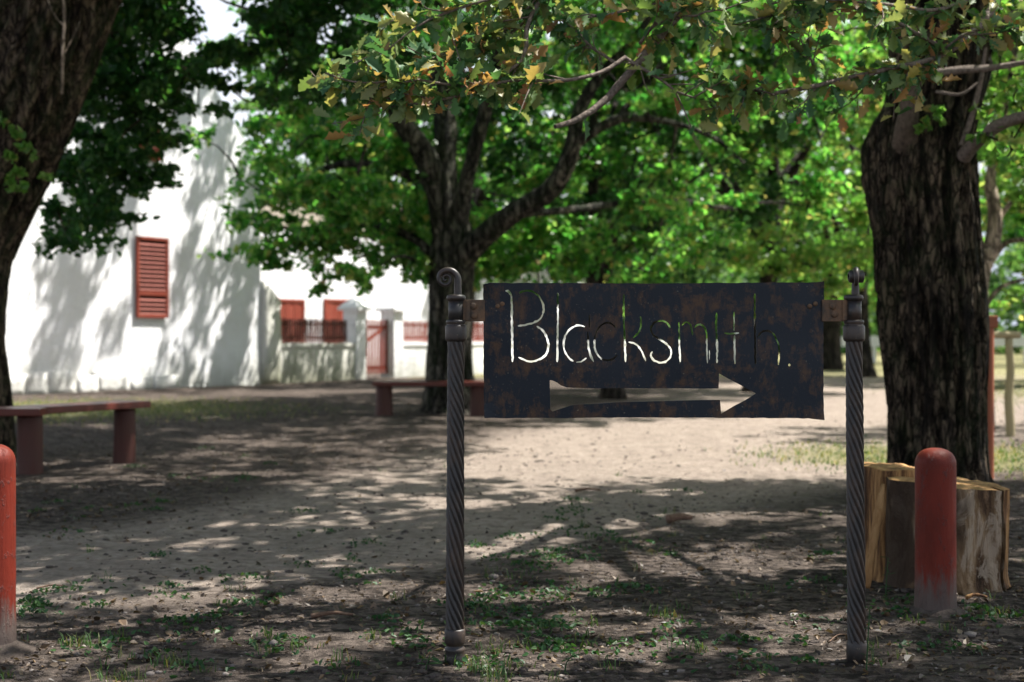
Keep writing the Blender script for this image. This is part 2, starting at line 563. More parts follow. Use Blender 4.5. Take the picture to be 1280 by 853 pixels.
def ground_mat():
    k = NT("ground_dirt")
    a1 = k.n("ShaderNodeAttribute", attribute_name="sand").outputs["Fac"]
    a2 = k.n("ShaderNodeAttribute", attribute_name="green").outputs["Fac"]
    co = k.coord()
    n1 = k.noise(co, 2.2, 6, .65)
    n2 = k.noise(co, 17, 6, .7)
    n3 = k.noise(co, 90, 4, .7)
    n4 = k.noise(k.coord((1, 2.2, 1)), 6.5, 5, .7)
    dark = k.mix(k.ramp(n2, [(.42, 0), (.60, 1)]), (.044, .034, .028), (.175, .138, .115))
    dark = k.mix(k.ramp(n1, [(.45, 0), (.6, .55)]), dark, (.21, .168, .14))
    dark = k.mix(k.ramp(n4, [(.48, 0), (.58, .88)]), dark, (.026, .02, .016))
    sand = k.mix(k.ramp(n2, [(.38, 0), (.62, 1)]), (.28, .224, .182), (.46, .382, .318))
    sand = k.mix(k.ramp(k.noise(co, 5.5, 5, .75), [(.52, 0), (.62, .6)]), sand, (.17, .135, .112))
    sand = k.mix(k.ramp(n1, [(.42, 0), (.7, .6)]), sand, (.23, .185, .155))
    f = k.ramp(k.math('ADD', a1, k.math('MULTIPLY', k.math('SUBTRACT', n4, .5), 1.1)), [(.32, 0), (.62, 1)])
    c = k.mix(f, dark, sand)
    grass = k.mix(n2, (.13, .15, .05), (.36, .31, .17))
    g = k.ramp(k.math('ADD', a2, k.math('MULTIPLY', k.math('SUBTRACT', n2, .5), 1.2)), [(.4, 0), (.7, .9)])
    c = k.mix(g, c, grass)
    sp = k.ramp(n3, [(.62, 0), (.72, .8)])
    c = k.mix(sp, c, (.05, .036, .028))
    sp2 = k.ramp(k.noise(co, 140, 2, .6), [(.68, 0), (.74, .6)])
    c = k.mix(sp2, c, (.40, .34, .29))
    k.base(c, .95, .12)
    k.bump(k.math('ADD', k.math('ADD', n2, k.math('MULTIPLY', n3, .6)), n4), 1.0, .05)
    return k.m


GROUND = ground_mat()

# ------------------------------------------------------------------ ground
SANDLINE = np.array([P(-200, 700, 0)[0:1].tolist() * 2][0:0] or [(-4.6, 7.2), (-2.6, 7.0), (-1.2, 8.2), (.1, 10.5), (1.3, 13.2), (2.6, 16.5), (4.4, 21), (8, 30), (14, 44)])
SANDW = np.array([1.0, 1.15, 1.25, 1.7, 2.2, 2.6, 3.2, 4.0, 5.0])


def polydist(X, Y, L, W):
    best = np.full(X.shape, 1e9)
    for i in range(len(L) - 1):
        a, b = L[i], L[i + 1]
        d = b - a
        t = np.clip(((X - a[0]) * d[0] + (Y - a[1]) * d[1]) / (d @ d), 0, 1)
        q = np.hypot(X - a[0] - t * d[0], Y - a[1] - t * d[1]) / (W[i] * (1 - t) + W[i + 1] * t)
        best = np.minimum(best, q)
    return best


def sand_mask(X, Y):
    q = polydist(X, Y, SANDLINE, SANDW)
    m = np.clip(1.35 - q * .85, 0, 1)
    return m


def green_mask(X, Y):
    m = np.zeros(X.shape)
    m = np.maximum(m, np.clip(1.2 - np.hypot((X - 4.1) / 2.0, (Y - 13.8) / 2.2), 0, 1))       # pale grass right of the path
    m = np.maximum(m, np.clip(1.25 - np.hypot((X + 7.5) / 4.5, (Y - 22.5) / 4.2), 0, 1) * .9)   # lawn strip before the house
    m = np.maximum(m, np.clip((Y - 34) / 12, 0, .8) * (X > -3))
    m = np.maximum(m, np.clip((X - 7) / 6, 0, .6))
    return m


def ground_z(X, Y):
    near = np.clip(1.4 - Y / 22, 0, 1)
    z = fbm(np.stack([X * .35, Y * .35, 0 * X], -1), 3) * .035
    z = z + near * (fbm(np.stack([X * 3.2, Y * 3.2, 0 * X + 5], -1), 3) * .014 + fbm(np.stack([X * 13, Y * 13, 0 * X + 9], -1), 3) * .009)
    return z - .005


def make_ground():
    ys = [-40, -20, -8, -2, 1.5]
    y = 3.2
    while y < 900:
        ys.append(y); y += max(.022, .0062 * y)
        if y > 120: y += .06 * y
    ys = np.array(ys + [1500.0])
    u = np.concatenate([[-30, -12, -5, -2.4, -1.3, -.8], np.linspace(-.5, .5, 230), [.8, 1.3, 2.4, 5, 12, 30]])
    w = np.maximum(ys, 3.2) * 1.0 + .3
    X = u[None, :] * w[:, None]; Y = ys[:, None] + 0 * X
    Z = ground_z(X, Y)
    Z[Y > 150] = -.02
    nr, nc = X.shape
    i = np.arange(nr - 1)[:, None] * nc; j = np.arange(nc - 1)[None, :]
    Q = np.stack([i + j, i + j + 1, i + nc + j + 1, i + nc + j], -1).reshape(-1, 4)
    me = mesh_np("ground", np.stack([X, Y, Z], -1).reshape(-1, 3), Q, None, [GROUND], smooth=True)
    for nm, fn in (("sand", sand_mask), ("green", green_mask)):
        a = me.attributes.new(nm, 'FLOAT', 'POINT')
        a.data.foreach_set("value", fn(X, Y).ravel().astype(np.float32))
    o = link("ground", me)
    tag(o, kind="structure")


make_ground()

# mountain far beyond the house
def make_mountain():
    nx, ny = 90, 14
    xs = np.linspace(-900, 700, nx); v = np.linspace(0, 1, ny)
    X = xs[None, :] + 0 * v[:, None]
    Hh = 95 + 70 * fbm(np.stack([xs * .004, 0 * xs, 0 * xs], -1), 4) + 45 * np.exp(-((xs + 130) / 160) ** 2)
    Z = Hh[None, :] * np.sin(v * math.pi / 2)[:, None] + 8 * fbm(np.stack([X * .02, v[:, None] * 4 + 0 * X, 0 * X], -1), 3) - 4
    Y = 760 + v[:, None] * 260 + 25 * fbm(np.stack([X * .012, v[:, None] * 3 + 0 * X, 0 * X + 3], -1), 3)
    i = np.arange(ny - 1)[:, None] * nx; j = np.arange(nx - 1)[None, :]
    Q = np.stack([i + j, i + j + 1, i + nx + j + 1, i + nx + j], -1).reshape(-1, 4)
    o = link("mountain", mesh_np("mountain", np.stack([X, Y, Z], -1).reshape(-1, 3), Q, None, [MOUNT], smooth=True))
    tag(o, kind="structure")


make_mountain()

# ------------------------------------------------------------------ farm buildings along one oblique wall line
WD = np.array([0.489, 0.872]); WN = np.array([0.872, -0.489]); W0 = np.array([-9.95, 27.6])
WROT = math.atan2(WD[1], WD[0])


def wallpt(t, depth=0.0, z=0.0):
    p = W0 + WD * t - WN * depth
    return (p[0], p[1], z)


def grid_box(mb, lo, hi, step, amp, m=0):
    """box with subdivided, slightly uneven faces"""
    bm = bmesh.new()
    lo = np.array(lo, float); hi = np.array(hi, float)
    faces = []
    V = {}
    def vid(p):
        kk = tuple(np.round(p, 5))
        if kk not in V: V[kk] = len(V)
        return V[kk]
    for ax in range(3):
        a, b = (ax + 1) % 3, (ax + 2) % 3
        na = max(1, int((hi[a] - lo[a]) / step)); nb = max(1, int((hi[b] - lo[b]) / step))
        for side in (0, 1):
            for i in range(na):
                for j in range(nb):
                    q = []
                    for (ii, jj) in ((i, j), (i + 1, j), (i + 1, j + 1), (i, j + 1)):
                        p = np.zeros(3); p[ax] = hi[ax] if side else lo[ax]
                        p[a] = lo[a] + (hi[a] - lo[a]) * ii / na; p[b] = lo[b] + (hi[b] - lo[b]) * jj / nb
                        q.append(vid(p))
                    faces.append(q if side else q[::-1])
    bm.free()
    A = np.array(list(V.keys()))
    if amp:
        A = A + amp * np.stack([fbm(A * 2.1 + 3, 3), fbm(A * 2.1 + 40, 3), fbm(A * 2.1 + 80, 3)], -1)
    mb.add(A, faces, m=m)


GAPD = simple('shutter_gap_shade', (.012, .008, .007), (.03, .015, .012), 8)  # near-black sheet: the shade between the slats put into a colour


def louver_shutter(name, parent, x0, x1, z0, z1, y):
    """closed louvred shutter: frame with single slats"""
    fr = .07
    m = MB()
    m.box((x0, y - .06, z0), (x0 + fr, y, z1)); m.box((x1 - fr, y - .06, z0), (x1, y, z1))
    m.box((x0 + fr, y - .055, z1 - fr), (x1 - fr, y, z1)); m.box((x0 + fr, y - .055, z0), (x1 - fr, y, z0 + fr))
    zm = z0 + (z1 - z0) * .30
    m.box((x0 + fr, y - .052, zm - .045), (x1 - fr, y, zm + .045))
    sh = m.build(name, RED_L, parent, bevel=.006)
    b = MB(); b.box((x0 + fr, y - .012, z0 + fr), (x1 - fr, y - .004, z1 - fr)); b.build("gap_shade", GAPD, sh)
    sm = None
    w = x1 - x0 - 2 * fr - .004
    zs = list(np.arange(z0 + fr + .03, zm - .06, .098)) + list(np.arange(zm + .095, z1 - fr - .02, .098))
    for z in zs:
        if sm is None:
            q = MB()
            q.add([[0, -.058, -.020], [w, -.058, -.020], [w, -.014, .022], [0, -.014, .022], [0, -.052, -.028], [w, -.052, -.028], [w, -.006, .014], [0, -.006, .014]],
                  [[0, 1, 2, 3], [7, 6, 5, 4], [0, 4, 5, 1], [1, 5, 6, 2], [2, 6, 7, 3], [3, 7, 4, 0]])
            o = q.build("slat", RED_L, sh); sm = o.data
        else:
            o = link("slat", sm, sh)
        o.location = (x0 + fr + .002, y, z)
    return sh


def make_gable_house():
    h = empty("gable_house", wallpt(0), WROT)
    tag(h, "tall whitewashed gable house with one closed red shutter at the left", "house")
    c = 2.5
    right = [(7.86, -.05), (7.86, 5.25), (5.25, 7.95), (5.2, 9.3), (4.6, 10.1), (3.7, 10.5), (3.2, 11.3), (c, 11.6)]
    left = [(2 * c - a, b) for a, b in right[::-1][1:]]
    V, Q, T = sheet(right + left, [], .32, .42, lambda v: .03 * fbm(np.stack([v[:, 0] * .8, v[:, 1] * .8, 0 * v[:, 0]], -1), 3) + .21)
    m = MB(); m.add(V, Q, T); m.build("gable_wall", WALL, h, smooth=False)
    m = MB()
    for x0, x1 in ((-2.8, -2.4), (7.4, 7.8)):
        m.box((x0, .43, 0), (x1, 12, 5.0))
    m.box((-2.4, 11.6, 0), (7.4, 12, 5.0))
    m.build("side_wall", WALL, h)
    m = MB()
    pk = 10.2
    for s in (-1, 1):
        x0 = c + s * 5.75; z0 = 4.75
        m.add([[c, .43, pk], [c, 12.5, pk], [x0, 12.5, z0], [x0, .43, z0], [c, .43, pk - .4], [c, 12.5, pk - .4], [x0, 12.5, z0 - .4], [x0, .43, z0 - .4]],
              [[0, 1, 2, 3], [7, 6, 5, 4], [0, 3, 7, 4], [1, 5, 6, 2], [2, 6, 7, 3]])
    m.build("roof", THATCH, h)
    # rough whitewashed foundation stones along the foot of the wall
    x = -2.6
    while x < 4.5:
        w = rng.uniform(.45, .95); hh = rng.uniform(.26, .46)
        m = MB(); grid_box(m, (x, -rng.uniform(.12, .24), -.06), (x + w - .03, .03, hh), .13, .05)
        m.build("plinth_stone", plinth, h, smooth=True)
        x += w
    louver_shutter("shutter", h, 3.64, 4.62, 1.56, 3.33, -.03)
    louver_shutter("attic_shutter", h, 3.75, 4.35, 5.0, 5.7, -.03)
    return h


plinth = plaster("limewash_plinth", .35)
make_gable_house()

# raking buttress between the gable and the low wall
b_ = empty("wall_buttress", wallpt(7.9), WROT)
tag(b_, "weathered grey sloped buttress at the right end of the tall gable", "buttress")
m = MB()
grid_box(m, (0, -.12, -.05), (.62, .4, 2.2), .2, .03)
m.V[-1][:, 2] += np.where(m.V[-1][:, 2] > 1.9, .3 - .45 * m.V[-1][:, 0] / .62, 0)
m.build("pier", WALL_OLD, b_, smooth=True)

def low_wall(name, t0, t1, mat, label):
    o = empty(name, wallpt(t0), WROT)
    tag(o, label, "wall")
    m = MB(); grid_box(m, (0, 0, -.05), (t1 - t0, .34, .9), .3, .022); m.build("wall_body", mat, o, smooth=False)
    m = MB(); grid_box(m, (-.0, -.04, .9), (t1 - t0, .38, .985), .3, .012); m.build("coping", mat, o, smooth=False)
    return o


low_wall("low_wall", 8.54, 11.78, WALL_OLD, "low dappled wall with grey lichen between the buttress and the left gate pillar")
low_wall("low_wall", 14.02, 41.6, WALL, "low bright white wall running right from the gate, carrying the red fence")


def pillar(t, label):
    o = empty("gate_pillar", wallpt(t, .17), WROT)
    tag(o, label, "pillar", "white pillars of the yard gates")
    m = MB(); grid_box(m, (-.225, -.225, -.05), (.225, .225, 1.86), .15, .012); m.build("shaft", WALL, o, smooth=False)
    m = MB()
    m.box((-.33, -.33, 1.86), (.33, .33, 1.94))
    m.add([[-.31, -.31, 1.943], [.31, -.31, 1.943], [.31, .31, 1.943], [-.31, .31, 1.943], [0, 0, 2.26]], [[0, 3, 2, 1]], [[0, 1, 4], [1, 2, 4], [2, 3, 4], [3, 0, 4]])
    m.build("cap", CAPW, o)
    return o


pillar(12.02, "white gate pillar with pyramid cap left of the red gate")
pillar(13.79, "white gate pillar with pyramid cap right of the red gate")
pillar(41.85, "small distant white pillar seen through the sign letters, left one")
pillar(43.6, "small distant white pillar seen through the sign letters, right one")


def gate(t0, t1, label):
    o = empty("yard_gate", wallpt(t0, .15), WROT)
    tag(o, label, "gate")
    w = t1 - t0
    for xs in (0, w - .07):
        m = MB(); m.box((xs, 0, .12), (xs + .07, .05, 1.62)); m.build("stile", RED, o)
    for z in (.25, 1.36):
        m = MB(); m.box((.07, .002, z), (w - .07, .046, z + .1)); m.build("rail", RED, o)
    m = MB(); m.add([[.07, -.03, 1.0], [.07, -.03, .9], [w - .07, -.03, 1.5], [w - .07, -.03, 1.4], [.07, -.002, 1.0], [.07, -.002, .9], [w - .07, -.002, 1.5], [w - .07, -.002, 1.4]],
                    [[0, 1, 3, 2], [4, 6, 7, 5], [0, 2, 6, 4], [1, 5, 7, 3]])
    m.build("brace", RED, o)
    n = 8; sm = None
    for i in range(n):
        x = .1 + (w - .2 - .07) * i / (n - 1)
        if sm is None:
            q = MB(); q.box((0, -.025, .14), (.075, -.001, 1.6)); s_ = q.build("slat", RED_L, o, bevel=.004); sm = s_.data
        else: s_ = link("slat", sm, o)
        s_.location = (x, -.01 if i % 2 else -.012, rng.uniform(-.01, .01))
    return o


gate(12.26, 13.56, "red slatted gate with a diagonal brace between the two nearer white pillars")
gate(42.1, 43.36, "distant red gate glimpsed through the letter h of the sign")


def fence(t0, t1, step, mat, label, h=.62):
    o = empty("picket_fence", wallpt(t0, .17), WROT)
    tag(o, label, "fence")
    w = t1 - t0
    for z in (1.1, 1.45):
        m = MB(); m.box((0, .018, z), (w, .055, z + .055)); m.build("rail", mat, o)
    sm = None
    for x in np.arange(.05, w - .05, step):
        if sm is None:
            q = MB(); q.add([[0, -.014, 0], [.055, -.014, 0], [.055, .014, 0], [0, .014, 0], [0, -.014, h - .04], [.055, -.014, h - .04], [.055, .014, h - .04], [0, .014, h - .04], [.0275, -.014, h], [.0275, .014, h]],
                            [[0, 3, 2, 1], [0, 1, 5, 4], [1, 2, 6, 5], [2, 3, 7, 6], [3, 0, 4, 7], [4, 8, 9, 7], [8, 5, 6, 9]], [[4, 5, 8], [7, 9, 6]])
            p_ = q.build("picket", mat, o); sm = p_.data
        else: p_ = link("picket", sm, o)
        p_.location = (x, 0, .99 + rng.uniform(-.015, .015))
        p_.rotation_euler = (0, rng.uniform(-.02, .02), 0)
    return o


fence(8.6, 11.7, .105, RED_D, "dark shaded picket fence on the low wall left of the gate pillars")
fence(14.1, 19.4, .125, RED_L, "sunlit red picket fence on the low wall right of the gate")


def make_long_house():
    h = empty("long_house", wallpt(0, 6.0), WROT)
    tag(h, "long low whitewashed farmhouse behind the picket fence, with red shutters", "house")
    m = MB(); grid_box(m, (11, 0, -.05), (39, 6, 4.5), .6, .03); m.build("wall", WALL, h, smooth=False)
    m = MB()
    for s in (0, 1):
        y0 = .4 if s == 0 else 6.35
        m.add([[10.8, 3, 6.3], [39.3, 3, 6.3], [39.3, y0, 4.7], [10.8, y0, 4.7], [10.8, 3, 6.0], [39.3, 3, 6.0], [39.3, y0, 4.52], [10.8, y0, 4.52]],
              [[0, 1, 2, 3], [4, 7, 6, 5], [0, 3, 7, 4], [1, 5, 6, 2]])
    m.build("roof", THATCH, h)
    for (x0, x1, z0, z1, nm) in ((15.9, 17.25, 1.0, 2.25, "window"), (18.5, 20.6, .1, 2.3, "door")):
        m = MB()
        m.box((x0 - .09, -.07, z0), (x0, .03, z1)); m.box((x1, -.07, z0), (x1 + .09, .03, z1)); m.box((x0 - .09, -.075, z1), (x1 + .09, .03, z1 + .09)); m.box((x0 - .09, -.1, z0 - .07), (x1 + .09, .03, z0 - .002))
        wdw = m.build(nm, RED, h)
        nb = 6
        sm = None
        for i in range(nb):
            w = (x1 - x0) / nb
            q = MB(); q.box((x0 + i * w + .005, -.05 + .012 * (i % 2), z0 + .002), (x0 + (i + 1) * w - .005, .02, z1 - .002)); q.build("board", RED_L if i % 3 else RED, wdw)


make_long_house()

# white rail fence far off at the right
o = empty("rail_fence", P(1040, 446, 62) * np.array([1, 1, 0]))
tag(o, "low white rail fence far away beside the right sign post", "fence")
m = MB(); m.box((-2, 0, .72), (9, .05, 1.16)); m.build("rail", CAPW, o)
for x in (-1.5, 1.8, 5.2, 8.4):
    m = MB(); m.box((x, .052, -.05), (x + .14, .18, 1.2)); m.build("post", CAPW, o)

# ------------------------------------------------------------------ foliage and trees
def unit(v): return v / (np.linalg.norm(v, axis=-1, keepdims=True) + 1e-9)


def leaf_cards(C, size, up=.7, droop=.25):
    """many small folded leaves at points C: 6 verts, 2 quads each"""
    n = len(C)
    nrm = unit(rng.normal(0, 1, (n, 3)) * (1 - up * .55) + np.array([0, 0, up]))
    ax = rng.normal(0, 1, (n, 3)); ax[:, 2] -= droop
    ax = unit(ax - nrm * (ax * nrm).sum(1, keepdims=True))
    sd = np.cross(nrm, ax)
    s = (np.asarray(size) * rng.uniform(.65, 1.25, n))[:, None]
    w = rng.uniform(.26, .38, n)[:, None] * s
    fold = rng.uniform(.05, .35, n)[:, None] * w
    V = np.empty((n, 6, 3))
    V[:, 0] = C - ax * s * .5
    V[:, 3] = C + ax * s * .5 - nrm * s * rng.uniform(0, .25, n)[:, None]
    V[:, 1] = C - ax * s * .12 + sd * w * .8 + nrm * fold
    V[:, 2] = C + ax * s * .22 + sd * w + nrm * fold * .8
    V[:, 5] = C - ax * s * .12 - sd * w * .8 + nrm * fold
    V[:, 4] = C + ax * s * .22 - sd * w + nrm * fold * .8
    b = np.arange(n)[:, None] * 6
    Q = np.concatenate([b + np.array([0, 3, 2, 1]), b + np.array([0, 5, 4, 3])])
    return V.reshape(-1, 3), Q


def clump_points(C, rad, n, flat=.55):
    out = []
    for c, r_, k in zip(C, rad, n):
        # a spray: points gathered on a few short twigs
        tw = rng.normal(0, 1, (max(3, int(k / 16)), 3)); tw[:, 2] *= flat
        tw = unit(tw) * rng.uniform(.35, 1.0, (len(tw), 1)) * np.array([1, 1, flat])
        i = rng.integers(0, len(tw), int(k))
        p = tw[i] * rng.uniform(.35, 1.08, (int(k), 1)) + rng.normal(0, .13, (int(k), 3)) * np.array([1, 1, .8])
        out.append(c + p * r_)
    return np.concatenate(out)


def grow(mb, nodes, targets, r0=.035, r1=.006, sides=5, m=0):
    nodes = [np.asarray(p, float) for p in nodes]
    N = np.array(nodes)
    d = np.array([np.min(np.linalg.norm(N - t, axis=1)) for t in targets])
    for k in np.argsort(d):
        t = targets[k]
        dist = np.linalg.norm(N - t, axis=1)
        a = N[np.argmin(dist)]; L = dist.min()
        if L < .05: continue
        nn = max(3, min(7, int(L / .35) + 2))
        s = np.linspace(0, 1, nn)[:, None]
        side = rng.normal(0, .12 * L, 3)
        p = a * (1 - s) + t * s + np.sin(s * math.pi) * (np.array([0, 0, .10 * L]) + side)
        ra = min(.09, r0 * (.5 + .35 * L))
        mb.tube(p, np.linspace(ra, r1, nn), sides, False, m)
        N = np.vstack([N, p[1:]])


def ridges(depth, kx, kz, seed):
    def f(th, s, rad):
        p = np.stack([np.cos(th) * kx, np.sin(th) * kx, s * kz + seed], -1)
        w = .35 * fbm(p * .6 + 31, 2)
        a = 1 - np.abs(fbm(p + w[..., None], 2)) * 3.6
        big = fbm(np.stack([np.cos(th) * 1.3, np.sin(th) * 1.3, s * .8 + seed], -1), 2)
        return -depth * np.clip(a, 0, 1) ** 1.3 + depth * .7 * big
    return f


def limb_tube(pts, n, sides, disp=None):
    """pts: list of (px, y, Y, half width px)"""
    q = np.array([list(P(a, b, c)) + [d * c / F] for a, b, c, d in pts])
    q = catmull(q, n)
    return q[:, :3], np.maximum(q[:, 3], .004)


def crown_obj(parent, C, rad, n, size, leafm, barkm, nodes, up=.7, flat=.7, r0=.035, name="crown", droop=.25):
    # leave the beam of sun that reaches the red shutter open
    C = np.asarray(C, float); k = (C[:, 2] - 2.5) / to_sun.z
    far = (np.hypot(C[:, 0] - to_sun.x * k + 7.93, C[:, 1] - to_sun.y * k - 31.2) > .75) | (k < .5)
    C = C[far]; rad = np.asarray(rad)[far]; n = np.asarray(n)[far]
    mb = MB()
    pts = clump_points(C, rad, n, flat)
    V, Q = leaf_cards(pts, size, up, droop)
    mb.add(V, Q, m=0)
    if nodes is not None: grow(mb, nodes, C, r0, m=1)
    o = mb.build(name, [leafm, barkm], parent)
    o["kind"] = "stuff"
    # parent empties stay unrotated; world coordinates are shifted into the parent's frame
    if parent is not None: o.location = -parent.location
    return o


def wpart(o, parent):
    o.location = -parent.location
    return o


def sample_ell(n, c, r, lo=None, test=None, even=False):
    out = []
    while len(out) < n:
        p = rng.normal(0, 1, 3); p /= np.linalg.norm(p)
        p = p * rng.uniform(.3, 1) ** .45
        q = np.array(c) + p * np.array(r)
        if lo is not None and q[2] < lo: continue
        if test is not None and not test(q): continue
        if not even and fbm((q * .45)[None], 2)[0] < -.28: continue
        out.append(q)
    return np.array(out)


def topx(q): return 640 + q[0] / q[1] * F, HOR - (q[2] - EYE) / q[1] * F


# ---- the middle oak with the spreading limbs
def make_mid_tree():
    t = empty("oak_tree", (P(563, 517, 21.75)[0], 21.75, 0))
    tag(t, "large spreading oak with forked grey limbs behind the left sign post", "tree")
    pts, rad = limb_tube([(563, 522, 21.75, 48), (562, 505, 21.75, 37), (561, 470, 21.75, 30), (562, 400, 21.75, 28), (564, 340, 21.75, 29), (566, 296, 21.75, 27), (564, 270, 21.75, 18)], 90, 64)
    m = MB(); m.tube(pts, rad, 64, True, disp=ridges(.045, 6, 1.6, 3)); wpart(m.build("trunk", BARK_M, t, smooth=True), t)
    limbs = [
        [(560, 318, 21.75, 18), (548, 240, 21.6, 17), (528, 190, 21.4, 15), (497, 142, 21.2, 13), (472, 70, 21.0, 11), (452, -20, 20.8, 10), (430, -140, 20.5, 6), (400, -240, 20, 3)],
        [(566, 315, 21.75, 20), (556, 230, 21.9, 17), (557, 160, 22.0, 15), (548, 95, 22.2, 13), (545, 0, 22.4, 11), (560, -120, 22.8, 8), (570, -260, 23, 3)],
        [(572, 300, 21.7, 12), (585, 220, 21.4, 10), (606, 140, 21.2, 9), (622, 75, 21.0, 8), (640, -30, 20.7, 6), (680, -150, 20.3, 3)],
        [(574, 325, 21.7, 19), (600, 300, 21.4, 15), (640, 268, 21.0, 14), (690, 236, 20.6, 13), (714, 190, 20.4, 12), (724, 140, 20.3, 9), (752, 92, 20.2, 7), (800, 40, 20, 5), (860, -60, 20, 3)],
        [(712, 185, 20.4, 7), (770, 150, 20.2, 6), (830, 152, 20.0, 4), (890, 172, 19.8, 3), (930, 205, 19.6, 2)],
        [(553, 245, 21.7, 9), (500, 215, 22.2, 7), (430, 205, 22.8, 5), (360, 230, 23.2, 3)],
        [(562, 350, 21.6, 8), (520, 300, 21.9, 6), (450, 280, 22.5, 4), (380, 300, 23, 2.5)],
        [(640, 268, 21.2, 6), (720, 262, 22.4, 5), (820, 250, 23.6, 4), (920, 262, 24.4, 2.5)],
    ]
    nodes = []
    for k, L in enumerate(limbs):
        p, r_ = limb_tube(L, 40, 16)
        mm = MB(); mm.tube(p, r_, 18, False, disp=ridges(.012, 4, 2, k)); wpart(mm.build("limb", BARK_M, t, smooth=True), t)
        nodes.extend(list(p[8:]))
    def ok(q):
        x, y = topx(q)
        if q[1] < 21.2 and 480 < x < 800 and 60 < y < 420: return False
        if y > 372 - .00016 * (x - 470) ** 2 and y < 520: return False
        if x < 300 + max(0, (150 - y) * .2): return rng.random() < .12
        return True
    C = np.vstack([sample_ell(380, (-.3, 22.3, 5.6), (6.4, 4.2, 4.4), 1.9, ok), sample_ell(90, (-3.0, 22.8, 3.4), (2.6, 2.0, 1.5), 1.8, ok)])
    C = np.vstack([C, [P(rng.uniform(585, 740), rng.uniform(270, 345), rng.uniform(22.6, 24.5)) for _ in range(34)]])
    crown_obj(t, C, rng.uniform(.3, .62, len(C)), rng.integers(70, 130, len(C)), .135, G_MID, BARK_M, nodes, .55, .75)
    def track_shade(q):
        k = q[2] / to_sun.z
        sx, sy = q[0] - to_sun.x * k, q[1] - to_sun.y * k
        return sx < -.3 - .05 * (sy - 11) and 6.5 < sy < 24 and topx(q)[1] < -25
    C = sample_ell(430, (.2, 16.0, 8.0), (6.0, 8.5, 2.6), 4.4, track_shade, True)  # clumps above the frame, added to shade the ground left of the track
    crown_obj(t, C, rng.uniform(.6, 1.1, len(C)), rng.integers(34, 62, len(C)), .2, G_MID, BARK_M, nodes, .75, .6, name="added_shade_crown")
    # hanging strands in the crown
    for px in (418, 438):
        p = catmull([P(px, -60, 19), P(px + 1, 10, 19), P(px + 3, 80, 19)], 8)
        mm = MB(); mm.tube(p, .014, 5, False); wpart(mm.build("hanging_vine", BARK_P, t), t)


make_mid_tree()


